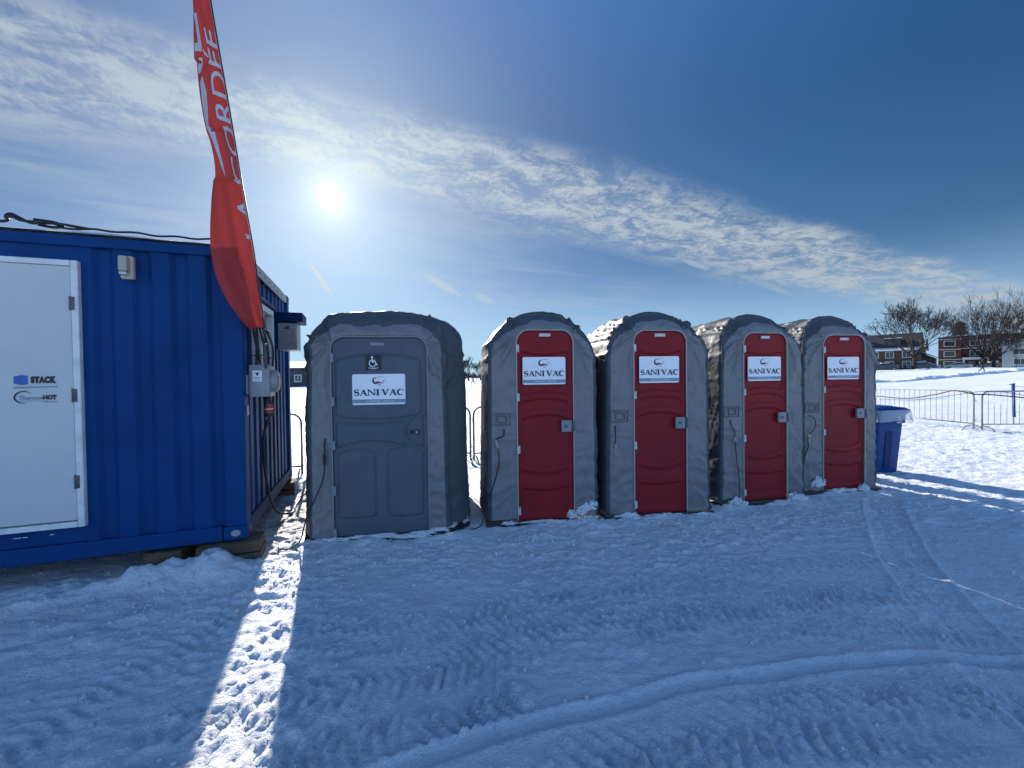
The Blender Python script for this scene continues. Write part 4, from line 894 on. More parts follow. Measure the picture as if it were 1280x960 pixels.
make_sign(GT, x0+.455, 1.515, .51, .305, -.002)
# wheelchair sign
m = MB(); wx, wz, wy = x0+.405, 1.783, 0.0; m.rbox((wx, wy, wz), (.145, .008, .145), .003, 1); ws = m.build('wheelchair_sign', BLACKI, GT)
m = MB(); yy = wy-.0052; th = np.linspace(R_(100), R_(385), 22)
vs = []
for t in th: vs += [(wx-.008+.036*math.cos(t), yy, wz-.008+.036*math.sin(t)), (wx-.008+.027*math.cos(t), yy, wz-.008+.027*math.sin(t))]
m.add(vs, [(2*i, 2*i+1, 2*i+3, 2*i+2) for i in range(21)])
m.add([(wx-.012+.011*math.cos(t), yy, wz+.052+.011*math.sin(t)) for t in np.linspace(0, 2*math.pi, 13)[:-1]], [tuple(range(12))])
m.add([(wx-.018, yy-.0002, wz+.04), (wx-.005, yy-.0002, wz+.04), (wx-.002, yy-.0002, wz+.003), (wx-.015, yy-.0002, wz+.003)], [(0, 1, 2, 3)])
m.add([(wx-.008, yy-.0003, wz+.024), (wx+.018, yy-.0003, wz+.024), (wx+.018, yy-.0003, wz+.016), (wx-.008, yy-.0003, wz+.016)], [(0, 1, 2, 3)])
m.add([(wx-.014, yy-.0004, wz+.01), (wx+.02, yy-.0004, wz+.01), (wx+.02, yy-.0004, wz), (wx-.014, yy-.0004, wz)], [(0, 1, 2, 3)])
m.add([(wx+.012, yy-.0005, wz+.01), (wx+.022, yy-.0005, wz+.01), (wx+.044, yy-.0005, wz-.030), (wx+.034, yy-.0005, wz-.033)], [(0, 1, 2, 3)])
m.build('wheelchair_symbol', PALEI, ws, fix=False)
m = MB(); m.box((wx, yy, wz-.055), (.10, .0008, .005)); m.box((wx, yy, wz-.063), (.05, .0008, .004)); m.build('small_print', PALEI, ws)
for zz in (.42, .78, 1.1, 1.45, 1.75):
    snap(GT, gd[0]-.045, -.012, zz); snap(GT, gd[1]+.045, -.012, zz+.06)
for xx in (.5, .68, .86, 1.04): snap(GT, xx, -.012, gd[3]+.04)
m = MB(); m.tube(catmull([(.255, -.012, 1.04), (.25, -.03, .98), (.255, -.035, .93), (.25, -.035, .88)], 6), .008, 6); m.tube(catmull([(.25, -.035, .80), (.24, -.05, .66), (.18, -.06, .5), (.10, -.07, .33), (.06, -.07, .2), (.03, -.09, .08), (-.05, -.13, .03), (-.12, -.16, .04), (-.17, -.06, .03)], 6), .007, 6); c_ = m.build('heater_cord', RUBBER, GT, smooth=True)
m = MB(); m.tube([(.25, -.035, .89), (.252, -.038, .86), (.25, -.036, .79)], [.012, .018, .013], 10); m.build('cord_plug', BLACKP, c_)
for k, (c, s) in enumerate([((.30, -.03, .04), (.16, .025, .022)), ((.7, -.02, .045), (.26, .03, .02)), ((1.18, -.02, .045), (.13, .035, .022)), ((1.35, .03, .06), (.10, .04, .04)), ((1.47, .14, .07), (.05, .07, .075)), ((1.60, .25, .07), (.045, .05, .06)), ((1.05, -.04, .03), (.2, .03, .02))]): snow_lump('snow_patch', GT, c, s, 5+k*3)

# ------------------------------------------------------------------ blue wheeled bins
def make_bin(x, y, rz, label):
    c = empty('wheeled_bin', (x, y, gz(x, y)-.01), rz, label=label, cat='wheeled bin')
    def ring(hx, hy, z, r=.05, n=5, cy=0):
        p = []
        for sx, sy, a0 in ((1, 1, 0), (-1, 1, 90), (-1, -1, 180), (1, -1, 270)):
            for k in range(n+1): t = R_(a0+k*90/n); p.append((sx*(hx-r)+r*math.cos(t), cy+sy*(hy-r)+r*math.sin(t), z))
        return p
    def loft(rings, name, m_, par, capb=True, capt=True, smooth=True):
        m = MB(); n = len(rings[0]); vs = [v for r in rings for v in r]; fs = []
        for i in range(len(rings)-1):
            for k in range(n): fs.append((i*n+k, i*n+(k+1) % n, (i+1)*n+(k+1) % n, (i+1)*n+k))
        if capb: fs.append(tuple(range(n))[::-1])
        if capt: fs.append(tuple((len(rings)-1)*n+k for k in range(n)))
        m.add(vs, fs); o = m.build(name, m_, par); return smooth_by_angle(o, 40)
    b = loft([ring(.235, .26, .02), ring(.24, .265, .06), ring(.275, .32, .82), ring(.30, .345, .83), ring(.305, .35, .97), ring(.32, .365, .975), ring(.322, .367, 1.0)], 'body', CARTB, c)
    for sx in (-1, 1):
        m = MB(); m.add([(sx*-.10, -.285, .10), (sx*.02, -.285, .10), (sx*.05, -.317, .70), (sx*-.10, -.317, .70), (sx*-.10, -.25, .10), (sx*.02, -.25, .10), (sx*.05, -.25, .70), (sx*-.10, -.25, .70)], [(0, 1, 2, 3), (4, 7, 6, 5), (0, 4, 5, 1), (1, 5, 6, 2), (2, 6, 7, 3), (3, 7, 4, 0)])
        if sx == 1: m.build('front_recess', BLUED, c)
    # mobius-like recycling mark and print
    m = MB()
    for k in range(3):
        a = R_(90+120*k); p = [(.028*math.cos(a+q), .028*math.sin(a+q)) for q in np.linspace(-.8, .75, 5)]; pi = [(.018*math.cos(a+q), .018*math.sin(a+q)) for q in np.linspace(-.8, .75, 5)]
        vs = [(.13+u, -.3535, .90+v) for u, v in p+pi[::-1]]; m.add(vs, [tuple(range(10))])
    m.box((.13, -.3535, .85), (.12, .002, .008)); m.box((.13, -.3535, .835), (.10, .002, .006)); m.build('print', PALEI, c, fix=False)
    l = loft([ring(.335, .375, 1.0, cy=.0), ring(.345, .385, 1.01), ring(.345, .385, 1.04), ring(.30, .34, 1.075), ring(.2, .25, 1.09)], 'lid', CARTB, c)
    m = MB()
    for xx in (-.12, 0, .12): m.rbox((xx, 0, 1.093), (.03, .52, .022), .008)
    m.build('lid_rib', CARTB, l)
    for sx in (-1, 1):
        m = MB(); m.tube([(sx*.245, .26, .11), (sx*.295, .26, .11)], .11, 20); wh = m.build('wheel', RUBBER, c); smooth_by_angle(wh)
    m = MB(); m.tube([(-.24, .42, 1.0), (.24, .42, 1.0)], .014, 8); m.tube([(-.24, .36, .97), (-.24, .42, 1.0)], .014, 8); m.tube([(.24, .36, .97), (.24, .42, 1.0)], .014, 8); m.build('handle', CARTB, c)
    # clear bag folded over the rim
    n = 120; base_r = np.array(ring(.345, .39, 0, .06, 29)); P = []
    for z, ex, am in ((1.045, .0, .003), (1.0, .02, .006), (.95, .018, .012), (.90, .02, .018), (.845, .03, .026)):
        k = np.arange(len(base_r)); a = np.arctan2(base_r[:, 1], base_r[:, 0]); nrm = np.c_[np.cos(a), np.sin(a)]
        wob = am*(vn(k*.35, np.full(len(k), z*3), 5)+.5*vn(k*.9, np.full(len(k), z*5), 6)); zz = z+(.0 if z > 1 else (.05*vn(k*.12, k*0, 9)-.04*np.cos(a-2.4))*(1.0-z)/.15)
        P.append(np.c_[base_r[:, 0]+nrm[:, 0]*(ex+wob), base_r[:, 1]+nrm[:, 1]*(ex+wob), zz+k*0.0])
    gridmesh('bin_bag', np.array(P).transpose(1, 0, 2), BAGM, c, True, closed_u=True)
    return c
make_bin(5.93, 6.90, R_(14), 'blue wheeled bin with a clear bag over its rim, right of the toilets')

shadow_bin = make_bin(4.93, 7.32, R_(20), 'narrow stand-in bin added unseen behind the last red door toilet for its shadow'); shadow_bin.scale = (.6, .6, 1.0)  # unseen stand-in, narrowed so its shadow strip falls right of the row
rnd = random.Random(21); m = MB(); spots = []
for k in range(2600):
    q = rnd.random()
    if q < .5: x_ = rnd.uniform(-2.2, 5.2); y_ = 4.05+.20*(x_+.8)-abs(rnd.gauss(0, .45))
    elif q < .65: x_ = rnd.uniform(-4.2, -1.9); y_ = 3.35+.33*(x_+2.4)-abs(rnd.gauss(0, .3))
    else: x_ = rnd.uniform(-2.6, 5.0); y_ = rnd.uniform(1.5, 4.6)
    spots.append((x_, y_, .0035+.013*rnd.random()**4))
zs_ = ground_z([p[0] for p in spots], [p[1] for p in spots])
bm = bmesh.new(); bmesh.ops.create_icosphere(bm, subdivisions=1, radius=1); bm.verts.index_update(); IV = [v.co.copy() for v in bm.verts]; IF = [[v.index for v in f.verts] for f in bm.faces]; bm.free()
for (x_, y_, r), z_ in zip(spots, zs_): m.add([v*(r*rnd.uniform(.6, 1.25))+Vector((x_, y_, z_+r*.25)) for v in IV], IF)
o = m.build('snow_clods', SNOW, None, smooth=True); tag(o, kind='stuff', label='small loose snow crumbs scattered over the trodden snow', cat='snow')

# ------------------------------------------------------------------ crowd barriers
def barrier(p0, p1, label, m_=STEEL, gap=.0):
    p0 = Vector(p0); p1 = Vector(p1); d = p1-p0; L = d.length; rz_ = math.atan2(d.y, d.x); z0 = gz((p0.x+p1.x)/2, (p0.y+p1.y)/2)-.02
    b = empty('crowd_barrier', (p0.x, p0.y, z0), rz_, label=label, cat='barrier', group='steel crowd barriers strung together behind the toilets')
    r = .16; pts = []
    H0, H1 = .20, 1.08
    path = [(0, 0, .06), (0, 0, H1-r)] + [(r-r*math.cos(R_(a)), 0, H1-r+r*math.sin(R_(a))) for a in (15, 30, 45, 60, 75, 90)] + [(L-r+r*math.sin(R_(a)), 0, H1-r+r*math.cos(R_(a))) for a in (0, 15, 30, 45, 60, 75, 90)] + [(L, 0, .06)]
    m = MB(); m.tube(path, .019, 8); m.tube([(0, 0, H0), (L, 0, H0)], .014, 8); m.build('frame', m_, b, smooth=True)
    n = int(L/.155)
    for k in range(1, n): 
        x_ = L*k/n; top = H1-.01 if r < x_ < L-r else H1-r+math.sqrt(max(0, r*r-(r-min(x_, L-x_))**2))-.01
        m = MB(); m.tube([(x_, 0, H0), (x_, 0, top)], .0062, 6); m.build('bar', m_, b, smooth=True)
    for x_ in (.03, L-.03):
        m = MB(); m.tube([(x_, -.30, .02), (x_, -.24, .10), (x_, -.14, .145), (x_, 0, .16), (x_, .14, .145), (x_, .24, .10), (x_, .30, .02)], .014, 8); m.build('foot', m_, b, smooth=True)
    m = MB(); m.tube([(L, 0, .85), (L+.05, 0, .85), (L+.05, 0, .78)], .008, 6); m.tube([(L, 0, .32), (L+.05, 0, .32), (L+.05, 0, .25)], .008, 6); m.build('hook', m_, b)
    return b
barrier((12.38, 14.3), (12.53, 11.28), 'steel crowd barrier just right of the blue bin, ending at the curved foot')
barrier((12.62, 11.16), (15.1, 11.0), 'steel crowd barrier at the right edge of the photo, with a blue stake behind')
barrier((15.15, 10.98), (17.5, 10.6), 'steel crowd barrier continuing past the right edge of the photo')
barrier((-3.45, 6.98), (-.80, 7.85), 'steel crowd barrier seen in the gaps either side of the wide grey toilet', DSTEEL)  # darker steel here and below puts the backlit shade into the colour
barrier((-.74, 7.9), (1.7, 8.6), 'steel crowd barrier behind the first red door toilet', DSTEEL)
barrier((-5.95, 6.0), (-3.52, 6.92), 'steel crowd barrier behind the blue container', DSTEEL)
# black cable draped over the right barriers
def zt(x, y, h): return (x, y, gz(x, y)+h)
m = MB(); m.tube(catmull([zt(12.2, 15.5, .9), zt(12.33, 13.9, .80), zt(12.38, 13.0, .78), zt(12.41, 12.2, .93), zt(12.43, 11.75, 1.06), zt(12.44, 11.5, 1.04), zt(12.5, 11.2, .98), zt(12.7, 11.07, .97), zt(13.5, 11.02, .90), zt(14.3, 11.0, .82), zt(15.2, 10.96, .78)], 6), .017, 6)
o = m.build('draped_cable', RUBBER, None, smooth=True); tag(o, 'thick black cable draped along the top of the right hand barriers', 'cable')
m = MB(); m.tube(catmull([zt(12.35, 14.0, .70), zt(12.40, 12.8, .74), zt(12.44, 11.6, .96), zt(12.52, 11.2, 1.05), zt(12.8, 11.05, 1.07), zt(13.1, 11.05, 1.03), zt(14.2, 11.02, .86), zt(15.3, 10.96, .83)], 6), .008, 6)
o = m.build('thin_lead', RUBBER, None, smooth=True); tag(o, 'thin black lead crossing the right hand barriers just above the thick cable', 'cable')
# blue stake and its cord
sx_, sy_ = 14.9, 12.35
st = empty('blue_stake', (sx_, sy_, gz(sx_, sy_)), 0, label='blue painted stake standing in the snow behind the right barrier', cat='stake')
m = MB(); m.rbox((0, 0, .72), (.055, .05, 1.0), .006, rot=Matrix.Rotation(R_(-2), 3, 'Y')); m.build('post', STAKE, st)
m = MB(); m.tube([(-.13, 0, 1.2), (0, -.03, 1.215), (.02, .03, 1.2)], .016, 6); m.build('tie', BLACKP, st)
m = MB(); m.tube([(.015, 0, .0), (.01, 0, .24)], .01, 6); m.build('spike', STEEL, st)
m = MB(); P0 = Vector((sx_, sy_, gz(sx_, sy_)+1.15)); P1 = Vector((19.5, 12.0, .95)); m.tube([P0.lerp(P1, t)-Vector((0, 0, .12*math.sin(math.pi*t))) for t in np.linspace(0, 1, 16)], .006, 5)
o = m.build('guard_cord', RUBBER, None); tag(o, 'thin cord stretched from the blue stake to the right', 'cord')

# ------------------------------------------------------------------ far trees
def bare_tree(name, x, y, h, seed, label, group, spread=.62, depth=6, r0=None, forks=3, low=.16):
    rnd = random.Random(seed); z0 = gz(x, y)-.1; root = empty(name, (x, y, z0), 0, label=label, cat='tree', group=group)
    trunk = MB(); tw = MB(); r0 = r0 or h*.028
    def rec(p, d, L, r, lev):
        n = 3 if lev < 3 else 2; pts = [p]; rs = [r]; q = p; dd = d
        for k in range(n):
            j = .085 if lev else .04; dd = (dd+Vector((rnd.uniform(-j, j), rnd.uniform(-j, j), rnd.uniform(-j*.3, j*.9)))).normalized(); q = q+dd*(L/n); pts.append(q); rs.append(r*(1-.42*(k+1)/n))
        (trunk if lev <= 1 else tw).tube(pts, [max(q_, .016) for q_ in rs], 7 if lev < 2 else (4 if lev < 4 else 3), cap=False)
        if lev >= depth: return
        nb = forks+1 if lev == 0 else rnd.choice((2, 3) if lev < 3 else (2, 2, 3))
        ph = rnd.random()*6.28
        for i in range(nb):
            ax = dd.orthogonal().normalized(); ax = Matrix.Rotation(ph+i*6.283/nb+rnd.uniform(-.4, .4), 3, dd) @ ax
            an = spread*((.25+.9*((i*.618) % 1)) if lev == 0 else rnd.uniform(.35, .95)*.62); nd_ = (dd*math.cos(an)+ax*math.sin(an)).normalized()
            nd_ = (nd_+Vector((0, 0, .10 if lev else .02))).normalized()
            st_ = rnd.uniform(.55, 1.0) if lev > 0 and i else 1.0; bi = pts[-1] if st_ > .85 else pts[-2]
            rec(bi, nd_, L*rnd.uniform(.66, .86)*(1.9 if lev == 0 else 1), rs[-1]*rnd.uniform(.62, .85), lev+1)
        if lev >= 1:
            for i in range(1):
                b_ = pts[rnd.randrange(1, len(pts))]; ax = Vector((rnd.uniform(-1, 1), rnd.uniform(-1, 1), rnd.uniform(-.1, .8))).normalized(); nd_ = (dd+ax*.9).normalized(); tw.tube([b_, b_+nd_*L*.35, b_+nd_*L*.6+Vector((0, 0, L*.05))], [r*.3, r*.2, r*.06], 3, cap=False)
    rec(Vector((0, 0, 0)), Vector((0, 0, 1)), h*low, r0, 0)
    # scale to height
    hz_ = max(v[2] for v in tw.v); k = h/hz_
    for mb in (trunk, tw): mb.v = [(v[0]*k, v[1]*k, v[2]*k) for v in mb.v]
    trunk.build('trunk', BARK, root, fix=False); tw.build('crown', TWIG, root, fix=False); return root
def conifer(x, y, h, seed, label, group, wd=.26):
    rnd = random.Random(seed); z0 = gz(x, y)-.1; root = empty('conifer', (x, y, z0), 0, label=label, cat='tree', group=group)
    m = MB(); m.tube([(0, 0, 0), (0, 0, h*.97)], [h*.02, h*.003], 6); m.build('trunk', BARK, root)
    m = MB(); n = 900
    for k in range(n):
        t = rnd.random()**.8; z_ = h*(.08+.9*t); R0 = h*wd*(1-t)**.8*rnd.uniform(.35, 1.05)+.05; a = rnd.random()*6.283; s = h*.045*rnd.uniform(.6, 1.4)
        c = Vector((R0*math.cos(a), R0*math.sin(a), z_-R0*.25)); u = Vector((math.cos(a+rnd.uniform(-.8, .8)), math.sin(a+rnd.uniform(-.8, .8)), rnd.uniform(-.5, .1))); v = u.cross(Vector((rnd.uniform(-.4, .4), rnd.uniform(-.4, .4), 1))).normalized()
        m.add([c-v*s*.5, c+u*s*1.3, c+v*s*.5, c+Vector((0, 0, s*.5))], [(0, 1, 3), (1, 2, 3), (2, 0, 3)])
    m.build('crown', NEEDLE, root, fix=False); return root

def building(name, loc, rz_, W, Dp, H, wall, label, wins=(), roof='flat', rh=1.5, door=None, snow=.18, band=None, porch=None):
    b = empty(name, (loc[0], loc[1], gz(*loc)-.2), rz_, label=label, cat='house' if name != 'apartment_building' else 'apartment building')
    m = MB(); m.box((W/2, Dp/2, H/2), (W, Dp, H)); m.build('wall', wall, b)
    if roof == 'flat':
        m = MB(); m.box((W/2, Dp/2, H+.15), (W+.5, Dp+.5, .3)); r = m.build('roof', SHINGLE, b)
        m = MB(); m.rbox((W/2, Dp/2, H+.3+snow/2), (W+.2, Dp+.2, snow), .06); m.build('snow_cover', SNOW, r)
    else:
        for nm, o_, mm, ex in (('roof', 0, SHINGLE, .5), ('snow_cover', .14, SNOW, .25)):
            m = MB(); e_ = ex
            if roof == 'gable_front': P = [(-e_, H-.1+o_), (W/2, H+rh+o_), (W+e_, H-.1+o_), (W+e_, H+.05+o_), (W/2, H+rh+.18+o_), (-e_, H+.05+o_)]; m.prism(P, -e_, Dp+e_)
            else:
                zs_ = [(-e_, H-.1+o_), (Dp/2, H+rh+o_), (Dp+e_, H-.1+o_), (Dp+e_, H+.05+o_), (Dp/2, H+rh+.18+o_), (-e_, H+.05+o_)]; n = 6
                vs = [(-e_, a, z) for a, z in zs_]+[(W+e_, a, z) for a, z in zs_]; m.add(vs, [tuple(range(n)), tuple(range(2*n-1, n-1, -1))]+[(i, i+n, (i+1) % n+n, (i+1) % n) for i in range(n)])
            ro = m.build(nm, mm, b if nm == 'roof' else r)
            if nm == 'roof': r = ro
        if snow == 'eave':
            bpy.data.objects.remove(ro); m = MB(); m.rbox((W/2, -.75, H+.0), (W+1.0, 1.7, .30), .1, rot=Matrix.Rotation(R_(16), 3, 'X')); m.build('porch_snow', SNOW, r)
            for q in (W*.25, W*.7): m = MB(); m.box((q, 1.1, H+1.5), (2.6, 2.2, 1.7)); dm = m.build('dormer', SHINGLE, b); m = MB(); m.box((q, -.02, H+1.45), (1.5, .06, .9)); m.build('pane', GLASS, dm); m = MB(); m.rbox((q, 1.1, H+2.42), (2.9, 2.4, .14), .05); m.build('snow_cover', SNOW, dm)
        m = MB()
        if roof == 'gable_front': m.prism([(0, H-.02), (W, H-.02), (W/2, H+rh-.05)], 0.0, Dp)
        else: m.add([(x_, y_, z_) for x_ in (0, W) for y_, z_ in ((0, H-.02), (Dp, H-.02), (Dp/2, H+rh-.05))], [(0, 1, 2), (5, 4, 3), (0, 3, 4, 1), (1, 4, 5, 2), (2, 5, 3, 0)])
        m.build('gable', wall, b)
    for (x_, z_, w_, h_) in wins:
        m = MB(); t = .12
        for c, d in (((x_, -.04, z_+h_/2), (w_+t, .12, t)), ((x_, -.04, z_-h_/2), (w_+t, .16, t)), ((x_-w_/2, -.04, z_), (t, .12, h_-t)), ((x_+w_/2, -.04, z_), (t, .12, h_-t)), ((x_, -.03, z_), (.07, .08, h_-t))): m.box(c, d)
        f = m.build('window', TRIM, b); m = MB(); m.box((x_, -.012, z_), (w_-t, .05, h_-t)); m.build('pane', GLASS, f)
    if band:
        for z_ in band: m = MB(); m.box((W/2, -.05, z_), (W+.1, .12, .22)); m.build('string_course', TRIM, b)
    if porch:
        x_, w_, h_, dp = porch; pm = MB(); pm.box((x_, -dp/2, h_), (w_+.5, dp+.4, .35)); pr = pm.build('porch_roof', TRIM, b)
        m = MB(); m.rbox((x_, -dp/2, h_+.30), (w_+.4, dp+.3, .24), .08); m.build('snow_cover', SNOW, pr)
        for q in (-1, 1): m = MB(); m.box((x_+q*(w_/2-.1), -dp+.1, h_/2), (.32, .32, h_-.36)); m.build('porch_post', TRIM, b)
        m = MB(); m.box((x_, -.03, h_*.42), (w_*.5, .1, h_*.8)); m.build('door', GLASS, b)
    if door: m = MB(); m.box((door[0], -.05, 1.2), (1.0, .12, 2.1)); m.build('door', TRIM, b)
    return b
building('house', (76.5, 97.6), R_(-48), 13.5, 8, 4.7, BRICKD, 'dark two storey house with white windows and snowy porch roof behind the big bare tree', [(x_, z_, 1.3, 1.35) for z_ in (1.4, 3.5) for x_ in (1.5, 4.0, 6.5, 9.0, 11.7)], 'gable', 3.4, snow='eave')
pb_ = building('garage', (90.5, 96.0), R_(-48), 5.0, 6, 2.7, BRICKD, 'small low dark garage with snow on its roof beside the big bare tree', [(2.5, 1.6, 2.2, 1.2)], 'gable_front', 1.5)
building('house', (97.0, 108.0), R_(-48), 7.0, 8, 5.2, SHINGLE, 'house with a snow covered gable roof left of the brick apartment building', [(2, 3.6, 1.1, 1.2), (5, 3.6, 1.1, 1.2), (2, 1.5, 1.1, 1.2), (5, 1.5, 1.1, 1.2)], 'gable', 2.6)
ab = building('apartment_building', (117.4, 113.0), R_(-47), 15.5, 12, 8.8, BRICK, 'three storey red brick apartment building with flat roof and white entrance porch', [(x_, z_, 1.9, 1.35) for z_ in (1.7, 4.4, 7.1) for x_ in (5.6, 8.6, 11.4, 14.0) if not (z_ < 2 and x_ < 8)], 'flat', band=(3.1, 5.8), porch=(5.2, 3.4, 2.9, 1.6))
m = MB(); m.box((1.0, -.75, 4.35), (4.2, 1.48, 8.7)); by = m.build('bay', BRICK, ab)
m = MB(); m.box((1.0, -.75, 8.82), (4.5, 1.8, .22)); m.build('bay_roof', SHINGLE, by)
for z_ in (1.7, 4.4, 7.1):
    m = MB(); m.box((1.0, -1.51, z_), (2.2, .10, 1.5)); f = m.build('window', TRIM, ab); m = MB(); m.box((1.0, -1.545, z_), (1.9, .06, 1.25)); m.build('pane', GLASS, f)
    m = MB(); m.box((1.0, -1.50, z_+1.2), (4.25, .08, .16)); m.build('string_course', TRIM, ab)
building('house', (99.4, 84.4), R_(-50), 10.0, 8, 4.7, SIDING, 'pale sided house with a low gable roof at the right edge of the photo', [(2.2, 3.5, 1.5, 1.2), (5.5, 3.5, 1.5, 1.2), (2.4, 1.5, 1.8, 1.2), (6.0, 1.4, 1.6, 1.2)], 'gable_front', 1.7)
building('house', (-33.5, 61.0), R_(10), 6.0, 6, 2.8, SHINGLE, 'small dark house far behind the gap between container and wide grey toilet', [(2, 1.4, .9, 1.0), (4.4, 1.4, .9, 1.0)], 'gable', .9)

def car(x, y, rz_, paint, label):
    c = empty('parked_car', (x, y, gz(x, y)-.05), rz_, label=label, cat='car', group='snowy cars parked along the far street'); L, W = 4.5, 1.8
    prof = [(-2.25, .35), (-2.25, .80), (-2.05, .93), (-1.25, 1.0), (-.65, 1.42), (.75, 1.46), (1.45, 1.02), (2.1, .95), (2.25, .75), (2.25, .35), (1.85, .28), (-1.85, .28)]
    m = MB(); n = len(prof); vs = []
    for yy_, k in ((-W/2, .0), (-W/2, 1), (W/2, 1), (W/2, 0)):
        for a, z in prof:
            ins = max(0, z-.95)*.35; vs.append((a*(1 if k else .985), yy_-(math.copysign(ins, yy_)) , z if k else z*.99))
    m.add(vs, [tuple(range(n))[::-1], tuple(range(3*n, 4*n))]+[(q*n+i, q*n+(i+1) % n, (q+1)*n+(i+1) % n, (q+1)*n+i) for q in range(3) for i in range(n)]); smooth_by_angle(m.build('body', paint, c), 40)
    for s_ in (-1, 1):
        m = MB(); yy_ = s_*(W/2-.055); P = [(-1.1, 1.03), (-.60, 1.36), (.68, 1.40), (1.25, 1.05)]; vs = [(a, s_*(W/2-max(0, z-.95)*.35+.008), z) for a, z in P]; m.add(vs, [(0, 1, 2, 3)]); m.build('side_windows', GLASS, c, fix=False)
    m = MB(); m.add([(.80, -.70, 1.43), (.80, .70, 1.43), (1.47, .78, 1.04), (1.47, -.78, 1.04)], [(0, 1, 2, 3)]); m.build('windscreen', GLASS, c, fix=False)
    for a in (-1.4, 1.4):
        for s_ in (-1, 1): m = MB(); m.tube([(a, s_*.70, .33), (a, s_*.91, .33)], .33, 18); w_ = m.build('wheel', RUBBER, c); m = MB(); m.tube([(a, s_*.90, .33), (a, s_*.92, .33)], .2, 12); m.build('rim', STEEL, w_)
    m = MB(); m.rbox((.05, 0, 1.51), (1.35, 1.25, .12), .05, 3); m.rbox((1.85, 0, .99), (.6, 1.4, .08), .035, 2); m.build('snow_cover', SNOW, c)
    for s_ in (-1, 1): m = MB(); m.rbox((2.24, s_*.65, .70), (.04, .3, .13), .015, 2); m.build('headlight', GREYB, c)
    return c
car(79.2, 88.5, R_(-32), CARD, 'dark parked car with a snowy roof, leftmost of the far parked cars'); car(83.6, 85.2, R_(-35), CARD, 'dark parked car with a snowy roof just left of the big tree trunk')
car(90.4, 91.0, R_(-30), CARW, 'silver parked car between the big bare tree and the brick apartment building'); car(99.0, 92.5, R_(-35), CARW, 'silver snowy car parked in front of the brick entrance porch'); car(103.2, 89.3, R_(-38), CARD, 'dark snowy car parked right of the brick entrance porch')

def person(x, y, rz_, h, label, stride=.3):
    root = empty('person', (x, y, gz(x, y)), rz_, label=label, cat='person'); k = h/1.75
    J = [((0, 0, .95), .14), ((0, .01, 1.15), .13), ((0, .0, 1.38), .15), ((0, .0, 1.50), .06), ((0, -.02, 1.60), .085), ((0, -.02, 1.70), .085),
         ((.17, 0, 1.42), .07), ((.24, .10, 1.15), .05), ((.22, .02, .92), .04), ((.21, -.03, .84), .035), ((-.17, 0, 1.42), .07), ((-.24, -.10, 1.15), .05), ((-.22, -.22, .95), .04), ((-.21, -.27, .88), .035),
         ((.10, 0, .88), .095), ((.11, -.5*stride-.03, .50), .065), ((.11, -stride, .09), .05), ((.11, -stride-.14, .05), .04),
         ((-.10, 0, .88), .095), ((-.11, .3*stride, .48), .065), ((-.11, stride+.1, .12), .05), ((-.11, stride, .05), .04)]
    E_ = [(0, 1), (1, 2), (2, 3), (3, 4), (4, 5), (2, 6), (6, 7), (7, 8), (8, 9), (2, 10), (10, 11), (11, 12), (12, 13), (0, 14), (14, 15), (15, 16), (16, 17), (0, 18), (18, 19), (19, 20), (20, 21)]
    me = bpy.data.meshes.new('body'); me.from_pydata([tuple(c*k for c in p) for p, r in J], E_, []); o_ = bpy.data.objects.new('body', me); COL.objects.link(o_)
    sk = o_.modifiers.new('skin', 'SKIN'); 
    for v, (p, r) in zip(me.skin_vertices[0].data, J): v.radius = (r*k, r*k*.85)
    me.skin_vertices[0].data[0].use_root = True; sb = o_.modifiers.new('sub', 'SUBSURF'); sb.levels = 2
    bpy.context.view_layer.update(); m2 = bpy.data.meshes.new_from_object(o_.evaluated_get(bpy.context.evaluated_depsgraph_get())); bpy.data.objects.remove(o_)
    m2.materials.clear(); b = link('body', m2, None, root, True); m2.materials.append(COATM); m2.materials.append(SKINM); m2.materials.append(TROUS)
    for p in m2.polygons:
        z = p.center.z/k; p.material_index = 1 if (z > 1.52 and p.center.y < -.03) or (z < .90 and abs(p.center.x) > .19*k) else (2 if z < .88 else 0)
    mm = MB(); mm.tube([(0, -.01*k, 1.66*k), (0, -.012*k, 1.72*k), (0, -.01*k, 1.79*k), (0, -.01*k, 1.82*k)], [.098*k, .10*k, .075*k, .02*k], 12); mm.build('hat', TROUS, root, smooth=True)
    mm = MB(); mm.rbox((0, .17*k, 1.25*k), (.28*k, .16*k, .42*k), .04*k, 3); mm.build('backpack', TROUS, root) if label.startswith('far') else None
    return root
person(59.9, 53.0, R_(60), 1.75, 'far walker in dark clothes with a backpack crossing the snow below the brick building', .27)
person(-5.6, 60.0, R_(-70), 1.75, 'tiny distant walker in dark clothes seen in the gap right of the wide grey toilet', .3)

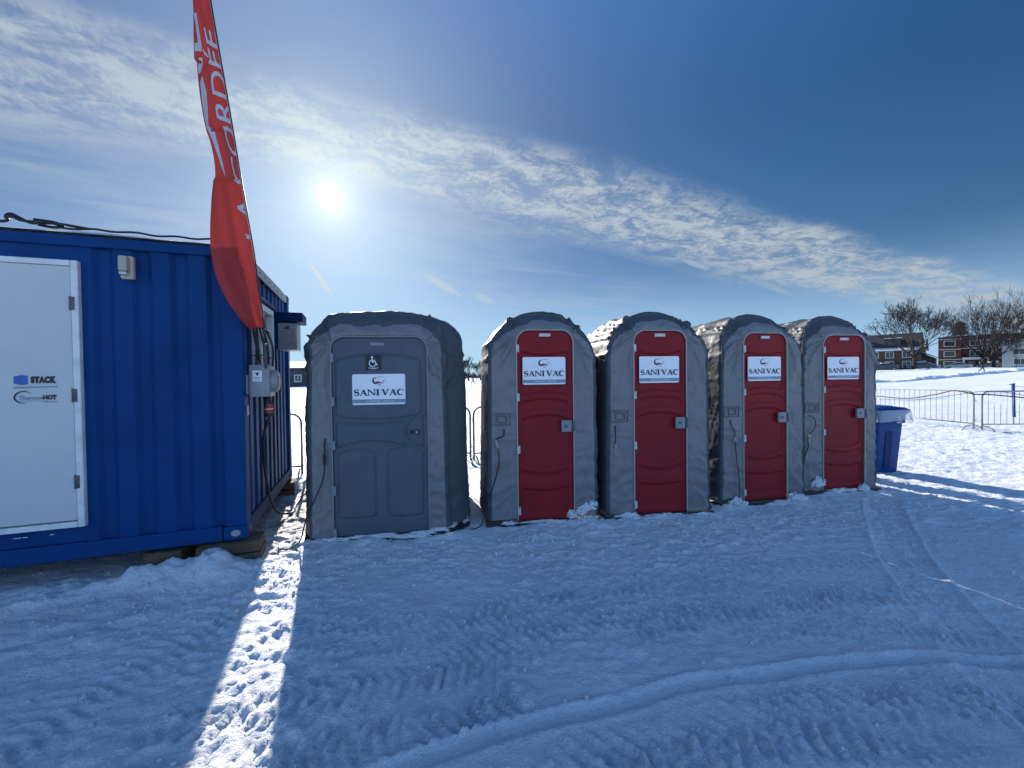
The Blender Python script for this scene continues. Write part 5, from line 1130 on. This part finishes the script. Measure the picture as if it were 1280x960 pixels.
TG = 'bare trees along the far street'
bare_tree('bare_tree', 82.2, 85.0, 14.8, 4, 'large bare elm with wide fanning branches behind the last red door toilet', TG, spread=1.0, depth=7, forks=7, low=.09, r0=.27)
bare_tree('bare_tree', 92.6, 80.0, 12.0, 9, 'bare tree with forked trunk in front of the brick apartment building', TG, spread=.85, depth=7, forks=4, low=.12, r0=.3)
bare_tree('bare_tree', 108.5, 96.0, 18.0, 15, 'tall dense bare tree behind the pale house at the right edge', TG, spread=.85, depth=7, forks=4, low=.14)
bare_tree('bare_tree', 118.0, 103.0, 17.0, 22, 'bare tree rising behind the brick building, right of its porch', TG, spread=.85, depth=7, forks=5, low=.12)
bare_tree('bare_tree', 91.5, 75.5, 6.5, 31, 'slim young bare tree in front of the pale house', TG, spread=.45, depth=5, low=.22, r0=.09)
bare_tree('bare_tree', 112.0, 88.0, 19.0, 37, 'tall bare tree partly cut by the right edge of the photo', TG, spread=.85, depth=7, forks=5)
bare_tree('bare_tree', 86.5, 95.0, 9.0, 41, 'smaller bare tree behind the garage, right of the big elm', TG, spread=.5, depth=5)
for i, (x_, y_, h_) in enumerate(((-9.6, 92, 5.6), (-7.2, 95, 4.8), (-12.2, 96, 5.2))):
    bare_tree('bare_tree', x_, y_, h_, 50+i, ('bushy bare tree seen in the gap right of the wide grey toilet, tallest of three', 'low bare tree seen in the gap, right of the tallest', 'low bare tree seen in the gap, left of the tallest')[i], TG, spread=.6, depth=6, low=.1, forks=4)
conifer(141.0, 131.0, 15.5, 3, 'dark conifer top showing above the brick apartment roof', 'conifers behind the houses')
conifer(88.0, 104.0, 9.6, 4, 'dark conifer behind the dark house and big bare tree', 'conifers behind the houses')
conifer(121.0, 96.0, 14.0, 5, 'broad dark conifer between tall bare trees near the right edge', 'conifers behind the houses', .32)
# far woods that close the horizon
m = MB(); rnd = random.Random(77)
for k in range(2600):
    x_ = rnd.uniform(-260, 210); y_ = 205+rnd.uniform(-12, 25)+.0006*x_*x_*0; h_ = 4.0+2.2*float(vn(np.array([x_*.06]), np.array([.5]), 3)[0])+rnd.uniform(-1, 1); z_ = 1.0 if x_ < 0 else 1+1.15*min(1, x_/90)
    a = rnd.random()*3.14; 
    for q in range(5):
        b_ = Vector((x_+rnd.uniform(-1, 1), y_, z_+rnd.uniform(0, h_*.4))); t_ = b_+Vector((rnd.uniform(-1.5, 1.5), rnd.uniform(-1, 1), h_*rnd.uniform(.35, .65))); w_ = Vector((math.cos(a), math.sin(a), 0))*rnd.uniform(.10, .28)
        m.add([b_-w_, b_+w_, t_], [(0, 1, 2)])
o = m.build('far_woods', TWIG, None, fix=False); tag(o, kind='stuff', label='thin line of bare woods along the far horizon', cat='woods')

print('built', len(bpy.data.objects), 'objects')
